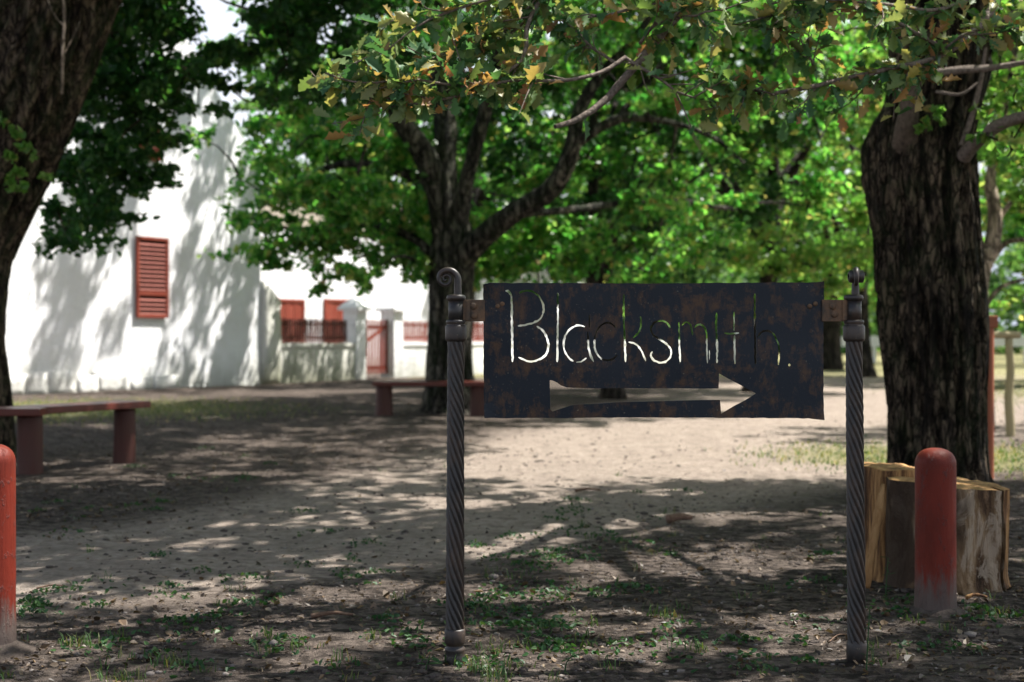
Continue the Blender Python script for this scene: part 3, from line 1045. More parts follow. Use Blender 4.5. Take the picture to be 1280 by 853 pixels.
# ---- leaning oak at the left edge
def make_left_tree():
    Y = 13.5
    t = empty("oak_tree", (P(-82, 572, Y)[0], Y, 0))
    tag(t, "massive oak leaning right at the left edge, a red bench at its foot", "tree")
    pts, rad = limb_tube([(-84, 582, Y, 128), (-83, 560, Y, 104), (-80, 520, Y, 92), (-79, 440, Y, 86), (-76, 370, Y, 84), (-65, 300, Y, 84), (-22, 205, Y - .1, 84), (22, 100, Y - .2, 82), (62, 0, Y - .3, 80), (105, -100, Y - .4, 76), (150, -230, Y - .5, 70), (190, -380, Y - .4, 50), (200, -560, Y, 30), (210, -760, Y, 12)], 240, 120)
    m = MB(); m.tube(pts, rad, 130, True, disp=ridges(.08, 7, 1.6, 21)); wpart(m.build("trunk", BARK_L, t, smooth=True), t)
    nodes = list(pts[150:])
    limbs = [[(120, -120, 13.1, 40), (230, -190, 13.6, 28), (330, -170, 14.2, 18), (420, -90, 14.8, 10), (480, -20, 15.2, 5)],
             [(110, -110, 13.2, 30), (60, -160, 14.2, 22), (90, -80, 15.4, 14), (140, 40, 16.0, 9), (170, 140, 16.3, 5)],
             [(140, -200, 13.1, 36), (60, -330, 12.6, 24), (-80, -420, 12.2, 14), (-200, -430, 12, 8)],
             [(170, -300, 13.1, 30), (330, -420, 14, 20), (480, -450, 15, 10)]]
    for k, L in enumerate(limbs):
        p, r_ = limb_tube(L, 34, 14)
        mm = MB(); mm.tube(p, r_, 16, False, disp=ridges(.012, 4, 2, 9 + k)); wpart(mm.build("limb", BARK_L, t, smooth=True), t)
        nodes.extend(list(p[5:]))
    # low hanging dark sprays against the white wall
    C = []
    while len(C) < 135:
        x, y = rng.uniform(70, 275), rng.uniform(-70, 335)
        lim = np.interp(y, [-70, 60, 130, 190, 250, 300, 335], [243, 246, 275, 272, 240, 175, 70])
        if x > lim - 16: continue
        if x < np.interp(y, [0, 100, 200, 300], [130, 90, 50, 10]): continue
        if y > np.interp(x, [20, 60, 150, 200, 262], [325, 318, 292, 250, 170]): continue
        if fbm(np.array([[x * .03, y * .03, 2.2]]), 2)[0] < -.33: continue
        C.append(P(x, y, rng.uniform(15, 17.2)))
    while len(C) < 262:
        x, y = rng.uniform(264, 540), rng.uniform(-110, 165)
        lim = np.interp(x, [264, 285, 330, 400, 470, 540], [135, 140, 130, 125, 120, 40])
        if y > lim: continue
        if x < 335 and 0 < y < 40: continue
        if y < 45 and x < 330: continue
        if fbm(np.array([[x * .035, y * .035, 7.7]]), 2)[0] < -.12: continue
        C.append(P(x, y, rng.uniform(15, 18)))
    C = np.array(C)
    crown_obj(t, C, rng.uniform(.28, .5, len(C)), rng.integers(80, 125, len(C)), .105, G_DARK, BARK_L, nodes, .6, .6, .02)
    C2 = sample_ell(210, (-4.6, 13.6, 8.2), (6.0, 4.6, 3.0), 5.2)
    crown_obj(t, C2, rng.uniform(.5, .95, len(C2)), rng.integers(70, 130, len(C2)), .14, G_DARK, BARK_L, nodes, .7, .5, name="unseen_upper_crown")
    # sprouts and a pale vine on the trunk
    C3 = np.array([P(a, b, 12.75) for a, b in ((15, 195), (28, 215), (40, 190), (8, 225), (30, 235), (62, 222), (20, 170), (2, 150))])
    crown_obj(t, C3, np.full(len(C3), .13), np.full(len(C3), 26), .085, G_LIT, BARK_P, None, .5, .8, name="trunk_sprout")
    p = catmull([P(78, -40, 12.62), P(81, 20, 12.62), P(79, 70, 12.66), P(78, 118, 12.7)], 14)
    m = MB(); m.tube(p, .014, 6, False)
    for a in range(3):
        q = catmull([p[3 + a * 3], p[3 + a * 3] + np.array([.08 * (-1) ** a, -.05, .1]), p[3 + a * 3] + np.array([.16 * (-1) ** a, -.02, .3])], 5); m.tube(q, .006, 5, False)
    wpart(m.build("climbing_vine", BARK_P, t), t)


make_left_tree()


# ---- dark oak at the right with the boughs that hang over the sign
def oak_leaf_mesh(k):
    st = [(0, .012), (.1, .03), (.2, .13), (.28, .085), (.4, .22), (.48, .13), (.6, .27), (.69, .15), (.8, .22), (.88, .11), (1, .005)]
    r_ = random.Random(k)
    bend = r_.uniform(-.35, .25); fold = r_.uniform(.1, .8); curl = r_.uniform(-.4, .4)
    V = []
    for x, w in st:
        w = w * r_.uniform(.85, 1.15)
        z = bend * x * x
        V += [[x, w, z + fold * w + curl * w * x], [x, 0, z], [x, -w * r_.uniform(.9, 1.1), z + fold * w - curl * w * x]]
    Q = []
    for i in range(len(st) - 1):
        a = i * 3
        Q += [[a, a + 3, a + 4, a + 1], [a + 1, a + 4, a + 5, a + 2]]
    return np.array(V), np.array(Q)


def make_right_tree():
    Y = 10.4
    t = empty("oak_tree", (P(1172, 617, Y)[0], Y, 0))
    tag(t, "thick dark oak trunk with deeply furrowed bark behind the cut log", "tree")
    prof = [(1173, 626, 92), (1173, 612, 76), (1172, 585, 67), (1171, 500, 64), (1168, 400, 70), (1161, 300, 72), (1154, 240, 76), (1152, 205, 77), (1155, 175, 72), (1166, 135, 64), (1176, 70, 69), (1178, 0, 72), (1184, -100, 70), (1196, -240, 58), (1210, -420, 40), (1220, -700, 15)]
    pts, rad = limb_tube([(a - 1, b, Y, c - 4) for a, b, c in prof], 330, 150)
    rid = ridges(.06, 6.5, 2.3, 5)
    def rid2(th, s, rad):
        d = rid(th, s, rad)
        # the swollen burr under the fork is lumpier
        b = np.exp(-((s - 2.45) / .28) ** 2)
        return d + b * .05 * fbm(np.stack([np.cos(th) * 4, np.sin(th) * 4, s * 5], -1), 3)
    m = MB(); m.tube(pts, rad, 170, True, disp=rid2); wpart(m.build("trunk", BARK_R, t, smooth=True), t)
    m = MB(); p, r_ = limb_tube([(1129, 188, 10.2, 17), (1132, 165, 10.06, 15), (1135, 140, 9.97, 13), (1139, 105, 9.9, 12), (1146, 82, 9.86, 11)], 24, 14)
    m.tube(p, r_, 16, True, disp=ridges(.006, 3, 3, 8)); wpart(m.build("sawn_stub", CUT, t, smooth=True), t)
    nodes = list(pts[200:])
    def limb(L, mat=BARK_R, n=30):
        p, r_ = limb_tube(L, n, 14)
        mm = MB(); mm.tube(p, r_, 14, False, disp=ridges(.006, 3, 3, len(nodes))); wpart(mm.build("limb", mat, t, smooth=True), t)
        nodes.extend(list(p[4:])); return p
    limb([(1204, 196, 10.0, 10), (1222, 176, 9.85, 9), (1250, 156, 9.7, 8), (1300, 140, 9.5, 7), (1380, 120, 9.2, 4)], TWIG_B)
    limb([(1202, 182, 9.95, 4), (1216, 140, 9.9, 3.5), (1226, 100, 9.85, 3), (1232, 60, 9.8, 2)], TWIG_B)
    limb([(1150, 95, 9.8, 5), (1200, 88, 9.7, 5), (1250, 84, 9.6, 4), (1320, 70, 9.4, 3)], TWIG_B)
    limb([(1170, 115, 9.7, 2.2), (1200, 118, 9.6, 2), (1222, 104, 9.6, 1.5)], TWIG_B)
    # limbs above the frame that carry the crown
    limb([(1190, -180, 10.3, 30), (1060, -330, 9.2, 17), (900, -520, 7.8, 9), (700, -700, 6.5, 4)])
    limb([(1196, -240, 10.4, 30), (1330, -330, 9.6, 16), (1500, -420, 8.8, 7)])
    limb([(1200, -300, 10.4, 28), (1120, -520, 8.4, 14), (1100, -900, 6.4, 5)])
    limb([(1200, -320, 10.4, 26), (1420, -560, 8.0, 12), (1800, -900, 6.0, 4)])
    def shade(q):
        # keep the crown where its shadow lands on the foreground, not on the sunny track
        k = q[2] / to_sun.z
        sx, sy = q[0] - to_sun.x * k, q[1] - to_sun.y * k
        lim = 10.9 + .12 * (sx + .5) if sx > -2.0 else 10.7
        bx, by = q[0] - to_sun.x * (q[2] - 3) / to_sun.z, q[1] - to_sun.y * (q[2] - 3) / to_sun.z
        if -1.6 < bx < 2.6 and 5.2 < by < 7.4 and rng.random() < .6: return False
        return sy < lim and sy > -3
    C = sample_ell(430, (4.0, 8.8, 7.4), (6.8, 6.4, 3.0), 4.5, shade, True)
    crown_obj(t, C, rng.uniform(.6, 1.1, len(C)), rng.integers(50, 92, len(C)), .2, G_MID, BARK_R, nodes, .7, .6)
    # moss and small sprouts on the burr
    C3 = np.array([P(a, b, 9.86) for a, b in ((1158, 150), (1168, 140), (1150, 158), (1176, 150))])
    crown_obj(t, C3, np.full(len(C3), .08), np.full(len(C3), 14), .07, G_LIT, BARK_P, None, .5, .8, name="trunk_sprout")
    # a light spray of leaves at the right edge
    C4 = np.array([P(rng.uniform(1235, 1300), rng.uniform(-20, 215), rng.uniform(9.6, 11.5)) for _ in range(46)])
    crown_obj(t, C4, rng.uniform(.12, .25, len(C4)), rng.integers(10, 22, len(C4)), .095, G_LIT, BARK_R, nodes, .6, .6, .014, name="side_spray")

    # ---- the boughs with the large leaves
    base = MB()
    tw = []
    def twig(L, n=26):
        p, r_ = limb_tube(L, n, 8)
        p = p + np.cumsum(rng.normal(0, .004, p.shape), axis=0) * np.linspace(0, 1, len(p))[:, None]
        base.tube(p, r_, 8, False)
        tw.append(p); return p
    twig([(1188, -170, 10.3, 26), (1150, -230, 9.2, 15), (1060, -200, 8.0, 10), (950, -100, 7.0, 7), (860, -10, 6.5, 6), (800, 55, 6.3, 5), (770, 88, 6.25, 5), (742, 112, 6.2, 4.5), (715, 128, 6.15, 4), (692, 133, 6.1, 3)], 60)
    twig([(782, 72, 6.27, 3), (750, 92, 6.2, 2.6), (700, 103, 6.1, 2.2), (640, 104, 6.0, 2), (580, 112, 5.95, 1.8), (520, 104, 5.9, 1.5), (460, 108, 5.85, 1.2), (408, 98, 5.8, .8)])
    twig([(860, -10, 6.5, 4), (760, -25, 6.3, 3.5), (690, -10, 6.2, 3.2), (660, 30, 6.1, 3), (655, 72, 6.05, 2.6), (620, 100, 6.0, 2), (560, 125, 5.95, 1.6), (500, 134, 5.9, 1.2), (452, 122, 5.9, .8)])
    twig([(760, -25, 6.3, 3), (660, -12, 6.1, 2.6), (590, 5, 6.0, 2), (530, 30, 5.95, 1.6), (480, 62, 5.9, 1.2), (430, 84, 5.85, .8)])
    twig([(690, -10, 6.2, 2.4), (640, 40, 6.25, 2), (580, 62, 6.2, 1.6), (520, 74, 6.15, 1.2), (470, 90, 6.1, .8)])
    twig([(780, 72, 6.27, 2.4), (812, 92, 6.2, 2), (840, 112, 6.2, 1.6), (868, 127, 6.2, 1)])
    twig([(770, 80, 6.3, 2.2), (742, 60, 6.35, 1.8), (724, 40, 6.4, 1.4), (700, 20, 6.4, 1)])
    twig([(800, 55, 6.3, 2.4), (820, 30, 6.2, 2), (860, 20, 6.1, 1.6), (905, 8, 6.0, 1)])
    twig([(950, -100, 7.0, 5), (930, -40, 6.6, 3.5), (860, 0, 6.3, 2.6), (800, 15, 6.2, 2), (740, 30, 6.1, 1.4)])
    twig([(1150, -230, 9.2, 14), (1240, -120, 8.2, 9), (1250, -10, 7.2, 6), (1180, 62, 6.8, 4), (1100, 82, 6.6, 3.4), (1020, 96, 6.5, 3), (960, 105, 6.4, 2.6), (915, 107, 6.3, 2.2), (892, 92, 6.25, 1.8), (876, 66, 6.2, 1.2)], 50)
    twig([(1180, 62, 6.8, 3), (1120, 30, 6.6, 2.5), (1060, 15, 6.5, 2), (990, 20, 6.4, 1.6), (930, 35, 6.3, 1)])
    twig([(1240, -10, 7.2, 3), (1170, 10, 6.9, 2.5), (1100, 0, 6.6, 2), (1020, -10, 6.4, 1.6), (950, -8, 6.3, 1)])
    twig([(1180, 62, 6.8, 2.2), (1150, 84, 6.7, 1.8), (1120, 92, 6.65, 1.4), (1085, 110, 6.6, .8)])
    twig([(1180, 62, 6.8, 2.2), (1210, 40, 6.7, 1.8), (1250, 30, 6.6, 1.4), (1300, 40, 6.5, 1)])
    twig([(960, 105, 6.4, 1.8), (940, 115, 6.35, 1.4), (905, 122, 6.3, 1)])
    twig([(1020, 96, 6.5, 1.8), (1010, 70, 6.45, 1.4), (985, 40, 6.4, 1)])
    # side shoots
    shoots = []
    for p in list(tw):
        for i in range(6, len(p) - 1, 3):
            x, y = topx(p[i])
            if y < -60: continue
            d = unit(p[i] - p[i - 3]) + rng.normal(0, .55, 3); d[2] -= .1
            q = p[i] + unit(d) * rng.uniform(.1, .26)
            mid = (p[i] + q) / 2 + rng.normal(0, .02, 3)
            pp = catmull([p[i], mid, q], 6); base.tube(pp, np.linspace(.0045, .002, 6), 5, False); shoots.append(pp)
    bough = wpart(base.build("bough", TWIG_B, t, smooth=True), t)
    LV = [oak_leaf_mesh(k) for k in range(7)]
    spots = []
    def leafy(x, y):
        # density of leaves over the boughs; the middle end of the main bough is bare
        if 690 < x < 800 and y > 62: return .10
        if 800 < x < 880 and y > 70: return .12
        if 880 < x < 1020 and y > 60: return .9
        if x < 700: return 1.0
        return .8
    for p in tw + shoots:
        L = np.linalg.norm(np.diff(p, axis=0), axis=1).sum()
        cnt = int(L / .0125)
        for u in rng.uniform(.02, 1, cnt):
            i = min(len(p) - 2, int(u * (len(p) - 1)))
            c = p[i] + (p[i + 1] - p[i]) * rng.random()
            x, y = topx(c)
            if y < -55 or c[1] > 7.6: continue
            if rng.random() > leafy(x, y) * .8: continue
            tdir = unit(p[i + 1] - p[i])
            d = unit(tdir * .6 + rng.normal(0, .75, 3) + np.array([0, 0, -.25]))
            up = unit(rng.normal(0, .6, 3) + np.array([0, -.25, .8]))
            up = unit(up - d * np.dot(up, d))
            spots.append((c + rng.normal(0, .012, 3), d, up, rng.uniform(.06, .125), x, y))
    vis = [s for s in spots if -20 < s[4] < 1300 and s[5] > -12]
    vis.sort(key=lambda s: -s[3] / s[0][1])
    big = vis[:300]; bigset = set(id(s) for s in big)
    lm = [mesh_np("leaf", V, Q, None, [OAK_O], smooth=True) for V, Q in LV]
    off = -np.array(t.location)
    for k, s in enumerate(big):
        c, d, up, sz = s[:4]
        o = link("leaf", lm[k % 7], bough)
        sd = np.cross(up, d)
        M = Matrix(((d[0] * sz, sd[0] * sz, up[0] * sz, c[0]), (d[1] * sz, sd[1] * sz, up[1] * sz, c[1]), (d[2] * sz, sd[2] * sz, up[2] * sz, c[2]), (0, 0, 0, 1)))
        o.matrix_local = M
    rest = MB()
    for k, s in enumerate(spots):
        if id(s) in bigset: continue
        c, d, up, sz = s[:4]
        V, Q = LV[k % 7]
        sd = np.cross(up, d)
        rest.add(c + sz * (V[:, :1] * d + V[:, 1:2] * sd + V[:, 2:] * up), Q)
    o = rest.build("small_leaves", OAK_S, bough, smooth=True); o["kind"] = "stuff"
    print("bough leaves", len(spots), len(vis))


make_right_tree()


# ---- other trees
def tree(label, X, Y, h, rc, tr, leafm, barkm=BARK_F, lo=1.8, nc=110, per=110, size=.2, group=None, lean=0.0, name="tree", cz=None, test=None, crad=(.45, .95), high=None):
    t = empty(name, (X, Y, 0))
    tag(t, label, "tree", group)
    n = 26
    s = np.linspace(0, 1, n)
    p = np.stack([X + lean * s * 2 + .2 * np.sin(s * 5 + X), Y + .2 * np.cos(s * 4 + Y), s * h * .8 - .1], -1)
    r_ = tr * (1 - .85 * s) + tr * .5 * np.exp(-s * 22)
    m = MB(); m.tube(p, r_, 18, True, disp=ridges(tr * .06, 4, 1.5, X))
    nodes = list(p[7:])
    for k in range(6):
        i = rng.integers(7, 16); a = rng.uniform(0, 2 * math.pi)
        e = p[i] + np.array([math.cos(a) * rc * .7, math.sin(a) * rc * .7, h * rng.uniform(.12, .3)])
        q = catmull([p[i], (p[i] + e) / 2 + np.array([0, 0, .5]), e], 12)
        m.tube(q, np.linspace(r_[i] * .6, .03, 12), 9, False)
        nodes.extend(list(q[3:]))
    wpart(m.build("trunk", barkm, t, smooth=True), t)
    zc = (h + lo) / 2 if cz is None else cz
    C = sample_ell(nc, (X + lean, Y, zc), (rc, rc * .85, (h - lo) / 2), lo, test)
    if high is not None:
        C2 = np.array([(high[0] + rng.uniform(-2.4, 2.6), high[1] + rng.uniform(-2.2, 2.4), rng.uniform(10.2, 13.2)) for _ in range(80)])  # unseen clumps above the frame, added to cast shadow streaks on the gable
        crown_obj(t, C2, rng.uniform(.4, .8, len(C2)), rng.integers(40, 90, len(C2)), size, leafm, barkm, nodes, .7, .55, name="unseen_upper_crown")
    crown_obj(t, C, rng.uniform(crad[0], crad[1], len(C)), rng.integers(int(per * .7), int(per * 1.3), len(C)), size, leafm, barkm, nodes, .7, .55)
    return t


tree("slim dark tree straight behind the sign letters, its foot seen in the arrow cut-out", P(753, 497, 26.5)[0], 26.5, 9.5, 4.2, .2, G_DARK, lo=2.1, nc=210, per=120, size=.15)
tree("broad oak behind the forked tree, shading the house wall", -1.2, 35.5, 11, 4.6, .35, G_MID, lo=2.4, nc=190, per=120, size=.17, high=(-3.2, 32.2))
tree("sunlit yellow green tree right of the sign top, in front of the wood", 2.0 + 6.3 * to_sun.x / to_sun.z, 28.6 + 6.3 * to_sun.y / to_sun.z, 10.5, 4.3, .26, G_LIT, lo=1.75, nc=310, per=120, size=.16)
tree("dark trunked tree just beside the right sign bracket far off", P(1043, 462, 50)[0], 50, 13, 4.8, .42, G_MID, lo=2.6, nc=170, per=120, size=.22)
tree("bright green tree left of the thick dark trunk, far back", 10.2, 41, 13, 4.6, .3, G_LIT, lo=1.7, nc=180, per=120, size=.2)
tree("deep green tree filling the gap above the sign middle", 3.4, 57, 14, 5.4, .35, G_DARK, lo=2.0, nc=190, per=120, size=.21)
far = [(-6, 66, 13, 6, G_FAR, "pale distant tree over the long farmhouse roof"), (6.5, 66, 15, 6.5, G_FAR, "big distant tree behind the middle of the sign"),
       (17, 62, 14, 6, G_LIT, "distant sunny tree between sign post and thick trunk"), (15, 36, 12, 4.6, G_MID, "bushy tree partly hidden by the thick dark trunk"),
       (25, 58, 14, 6, G_MID, "distant tree in the gap right of the thick trunk"), (21, 34, 11, 4.4, G_DARK, "shady tree at the far right edge beyond the pole rail"),
       (-16, 78, 15, 7, G_FAR, "faint tree behind the tall gable house"), (33, 75, 16, 8, G_FAR, "distant wide tree at the far right edge")]
for (x, y, h, rc, mt, lb) in far:
    tree(lb, x, y, h, rc, .35, mt, lo=1.6, nc=150, per=100, size=.27)


def make_crooked():
    Y = 17.5
    t = empty("crooked_tree", (P(1236, 540, Y)[0], Y, 0))
    tag(t, "small tree with a pale crooked trunk right of the thick dark oak", "tree")
    pts, rad = limb_tube([(1236, 540, Y, 9), (1232, 460, Y, 8), (1227, 390, Y, 8), (1229, 340, Y, 9), (1242, 295, Y, 10), (1243, 262, Y, 9), (1238, 225, Y, 7), (1250, 160, Y, 6), (1265, 80, Y, 5), (1270, -20, Y, 3)], 70, 24)
    m = MB(); m.tube(pts, rad, 20, True, disp=ridges(.008, 3, 3, 4))
    nodes = list(pts[38:])
    for L in ([(1229, 345, Y, 4), (1256, 305, Y, 3.5), (1290, 300, Y - .3, 2.5)], [(1240, 285, Y, 4), (1262, 255, Y, 3), (1275, 245, Y, 2.5), (1300, 250, Y, 2)], [(1228, 390, Y, 3.2), (1250, 360, Y, 2.6), (1285, 348, Y, 2)]):
        p, r_ = limb_tube(L, 14, 8); m.tube(p, r_, 8, False); nodes.extend(list(p[4:]))
    wpart(m.build("trunk", BARK_P, t, smooth=True), t)
    C = np.array([P(rng.uniform(1225, 1420), rng.uniform(-60, 270), rng.uniform(16.4, 19)) for _ in range(90)] + [P(rng.uniform(1262, 1380), rng.uniform(330, 400), rng.uniform(17, 19)) for _ in range(10)])
    crown_obj(t, C, rng.uniform(.25, .5, len(C)), rng.integers(30, 60, len(C)), .12, G_LIT, BARK_P, nodes, .6, .55, .016)


make_crooked()

# the far wood that closes the view: one mass
def make_wood():
    mb = MB()
    for k in range(130):
        x = rng.uniform(-45, 70); y = rng.uniform(88, 125); h = rng.uniform(8, 16)
        n = 34
        C = np.stack([x + rng.normal(0, 3.2, n), y + rng.normal(0, 2.5, n), h * rng.uniform(0, 1, n) ** 1.5 + .3], -1)
        V, Q = leaf_cards(clump_points(C, np.full(n, 1.9), np.full(n, 44), .7), .5, .6)
        mb.add(V, Q)
    o = mb.build("far_wood", G_FAR)
    tag(o, "hazy green wood closing the view beyond the yard", "wood", kind="stuff")


make_wood()

# ------------------------------------------------------------------ the iron sign
SY = 5.06


def sgn(px, y):
    p = P(px, y, SY); return p[0], p[2]


sign = empty("blacksmith_sign", (sgn(818, 826)[0], SY, 0))
tag(sign, "dark rusty iron sign cut with the word Blacksmith and an arrow, between twisted posts", "sign")
SOFF = np.array([-sgn(818, 826)[0], -SY, 0])
zc = lambda x, y: sgn(620 + x / 3.368, 340 + y / 3.368)


def stroke(pts, w=4.6, n=None, jit=.22, taper=True):
    pts = np.array(pts, float)
    L = np.linalg.norm(np.diff(pts, axis=0), axis=1).sum()
    n = n or max(6, int(L / 9))
    q = catmull(np.c_[pts, np.zeros(len(pts))], n)[:, :2]
    T = np.gradient(q, axis=0); T /= np.linalg.norm(T, axis=1)[:, None]
    N = np.c_[-T[:, 1], T[:, 0]]
    w = w * .88
    hw = w * (1 + rng.normal(0, jit, n))
    if taper: hw[0] *= .5; hw[-1] *= .5
    A = q + N * hw[:, None]; B = q - N * (w * (1 + rng.normal(0, jit, n)) * np.where((np.arange(n) == 0) | (np.arange(n) == n - 1), .5, 1))[:, None]
    return [zc(x, y) for x, y in np.vstack([A, B[::-1]])]


holes = []
for s_, w in (
    ([(40, 80), (54, 82), (62, 95), (66, 130), (67, 200), (68, 280), (69, 380)], 5.2),
    ([(98, 90), (115, 81), (140, 80), (168, 92), (190, 118), (200, 150), (197, 178), (182, 202), (158, 214), (130, 222), (92, 228)], 4.4),
    ([(172, 228), (200, 250), (216, 283), (221, 315), (212, 345), (190, 365), (160, 376), (130, 375), (95, 360)], 4.8),
    ([(260, 88), (260, 200), (258, 380)], 4.6),
    ([(375, 232), (350, 225), (320, 235), (296, 260), (285, 295), (290, 335), (308, 362), (326, 377)], 4.4),
    ([(338, 381), (362, 376), (380, 362)], 4.4),
    ([(394, 180), (393, 236)], 3), ([(387, 252), (388, 300), (397, 350), (411, 379)], 4.6),
    ([(505, 235), (482, 216), (456, 217), (430, 240), (416, 280), (416, 320), (430, 353), (455, 371), (486, 370), (512, 350)], 4.2),
    ([(538, 95), (538, 180), (541, 260), (545, 380)], 4.6),
    ([(608, 188), (611, 222), (600, 255), (577, 278)], 4.2), ([(558, 296), (582, 301), (605, 320), (620, 350), (631, 376)], 4.2),
    ([(733, 235), (716, 212), (690, 206), (664, 216), (652, 242), (662, 266), (690, 285), (720, 305), (737, 330), (734, 358), (715, 377), (687, 382), (662, 370), (651, 350), (658, 335)], 4.6),
    ([(770, 212), (772, 300), (776, 380)], 4.2), ([(784, 226), (800, 211), (820, 226), (828, 268)], 4.2), ([(836, 236), (851, 222), (875, 230), (886, 256), (888, 320), (890, 385)], 4.4), ([(899, 330), (899, 370)], 2.6),
    ([(929, 172), (928, 236), (931, 300), (930, 384)], 5.4),
    ([(1003, 168), (1003, 248)], 3.6), ([(1004, 268), (1005, 320), (1006, 388)], 5), ([(962, 258), (985, 261), (1024, 257)], 4),
    ([(1090, 92), (1090, 200), (1092, 390)], 4.8), ([(1101, 276), (1115, 256), (1140, 248), (1165, 258), (1184, 290), (1192, 330), (1188, 392)], 4.2),
):
    holes.append(stroke(s_, w))
holes.append([zc(1234 + 6 * math.cos(a), 392 + 6 * math.sin(a)) for a in np.arange(8) / 8 * 2 * math.pi])
arrow = [(226, 456), (238, 457), (256, 466), (275, 479), (300, 487), (360, 489), (430, 491), (520, 489), (640, 491), (760, 490), (860, 492), (937, 491), (939, 428), (990, 456), (1040, 482), (1094, 512), (1050, 540), (1000, 566), (947, 598), (943, 539), (860, 540), (740, 543), (620, 546), (500, 549), (430, 555), (360, 558), (318, 562), (280, 574), (238, 588), (229, 580), (227, 520)]
holes.append([zc(x, y) for x, y in arrow])
outer = []
def edge(a, b, n):
    for i in range(n):
        t_ = i / n
        outer.append(sgn(a[0] + (b[0] - a[0]) * t_ + rng.normal(0, .25), a[1] + (b[1] - a[1]) * t_ + rng.normal(0, .25)))
edge((604, 356), (612, 354), 3); edge((612, 354), (820, 354.5), 30); edge((820, 354.5), (1022, 353), 30); edge((1022, 353), (1030, 352), 2); edge((1030, 352), (1029, 440), 14)
edge((1029, 440), (1029, 525), 14); edge((1029, 525), (1010, 523), 4); edge((1010, 523), (800, 522), 30); edge((800, 522), (605, 523), 28); edge((605, 523), (604, 356), 26)


def warp(v):
    x = (v[:, 0] - sgn(818, 0)[0]) / .6; z = (v[:, 1] - 1.1) / .24
    return .006 * fbm(np.stack([v[:, 0] * 4, v[:, 1] * 5, 0 * x], -1), 2) + .012 * np.clip(np.abs(x) - .93, 0, 1) * 10 * np.clip(np.abs(z) - .8, 0, 1) * -5 + .004 * x * z


V, Q, T = sheet(outer, holes, .022, .006, warp)
V[:, 1] += SY
m = MB(); m.add(V + SOFF, Q, T); plate = m.build("sign_plate", PLATE, sign, smooth=False)
for px, y in ((1012, 383), (1019, 380), (622, 383), (628, 380)):
    x, z = sgn(px, y)
    m = MB(); Vv, Qq = lathe([(.0001, .006), (.005, .0055), (.008, .003), (.009, 0)], 12); Vv = np.c_[Vv[:, 0] + x, SY - .004 - Vv[:, 2], Vv[:, 1] + z]; m.add(Vv + SOFF, Qq[:, ::-1]); m.build("rivet", RUST, sign, smooth=True)


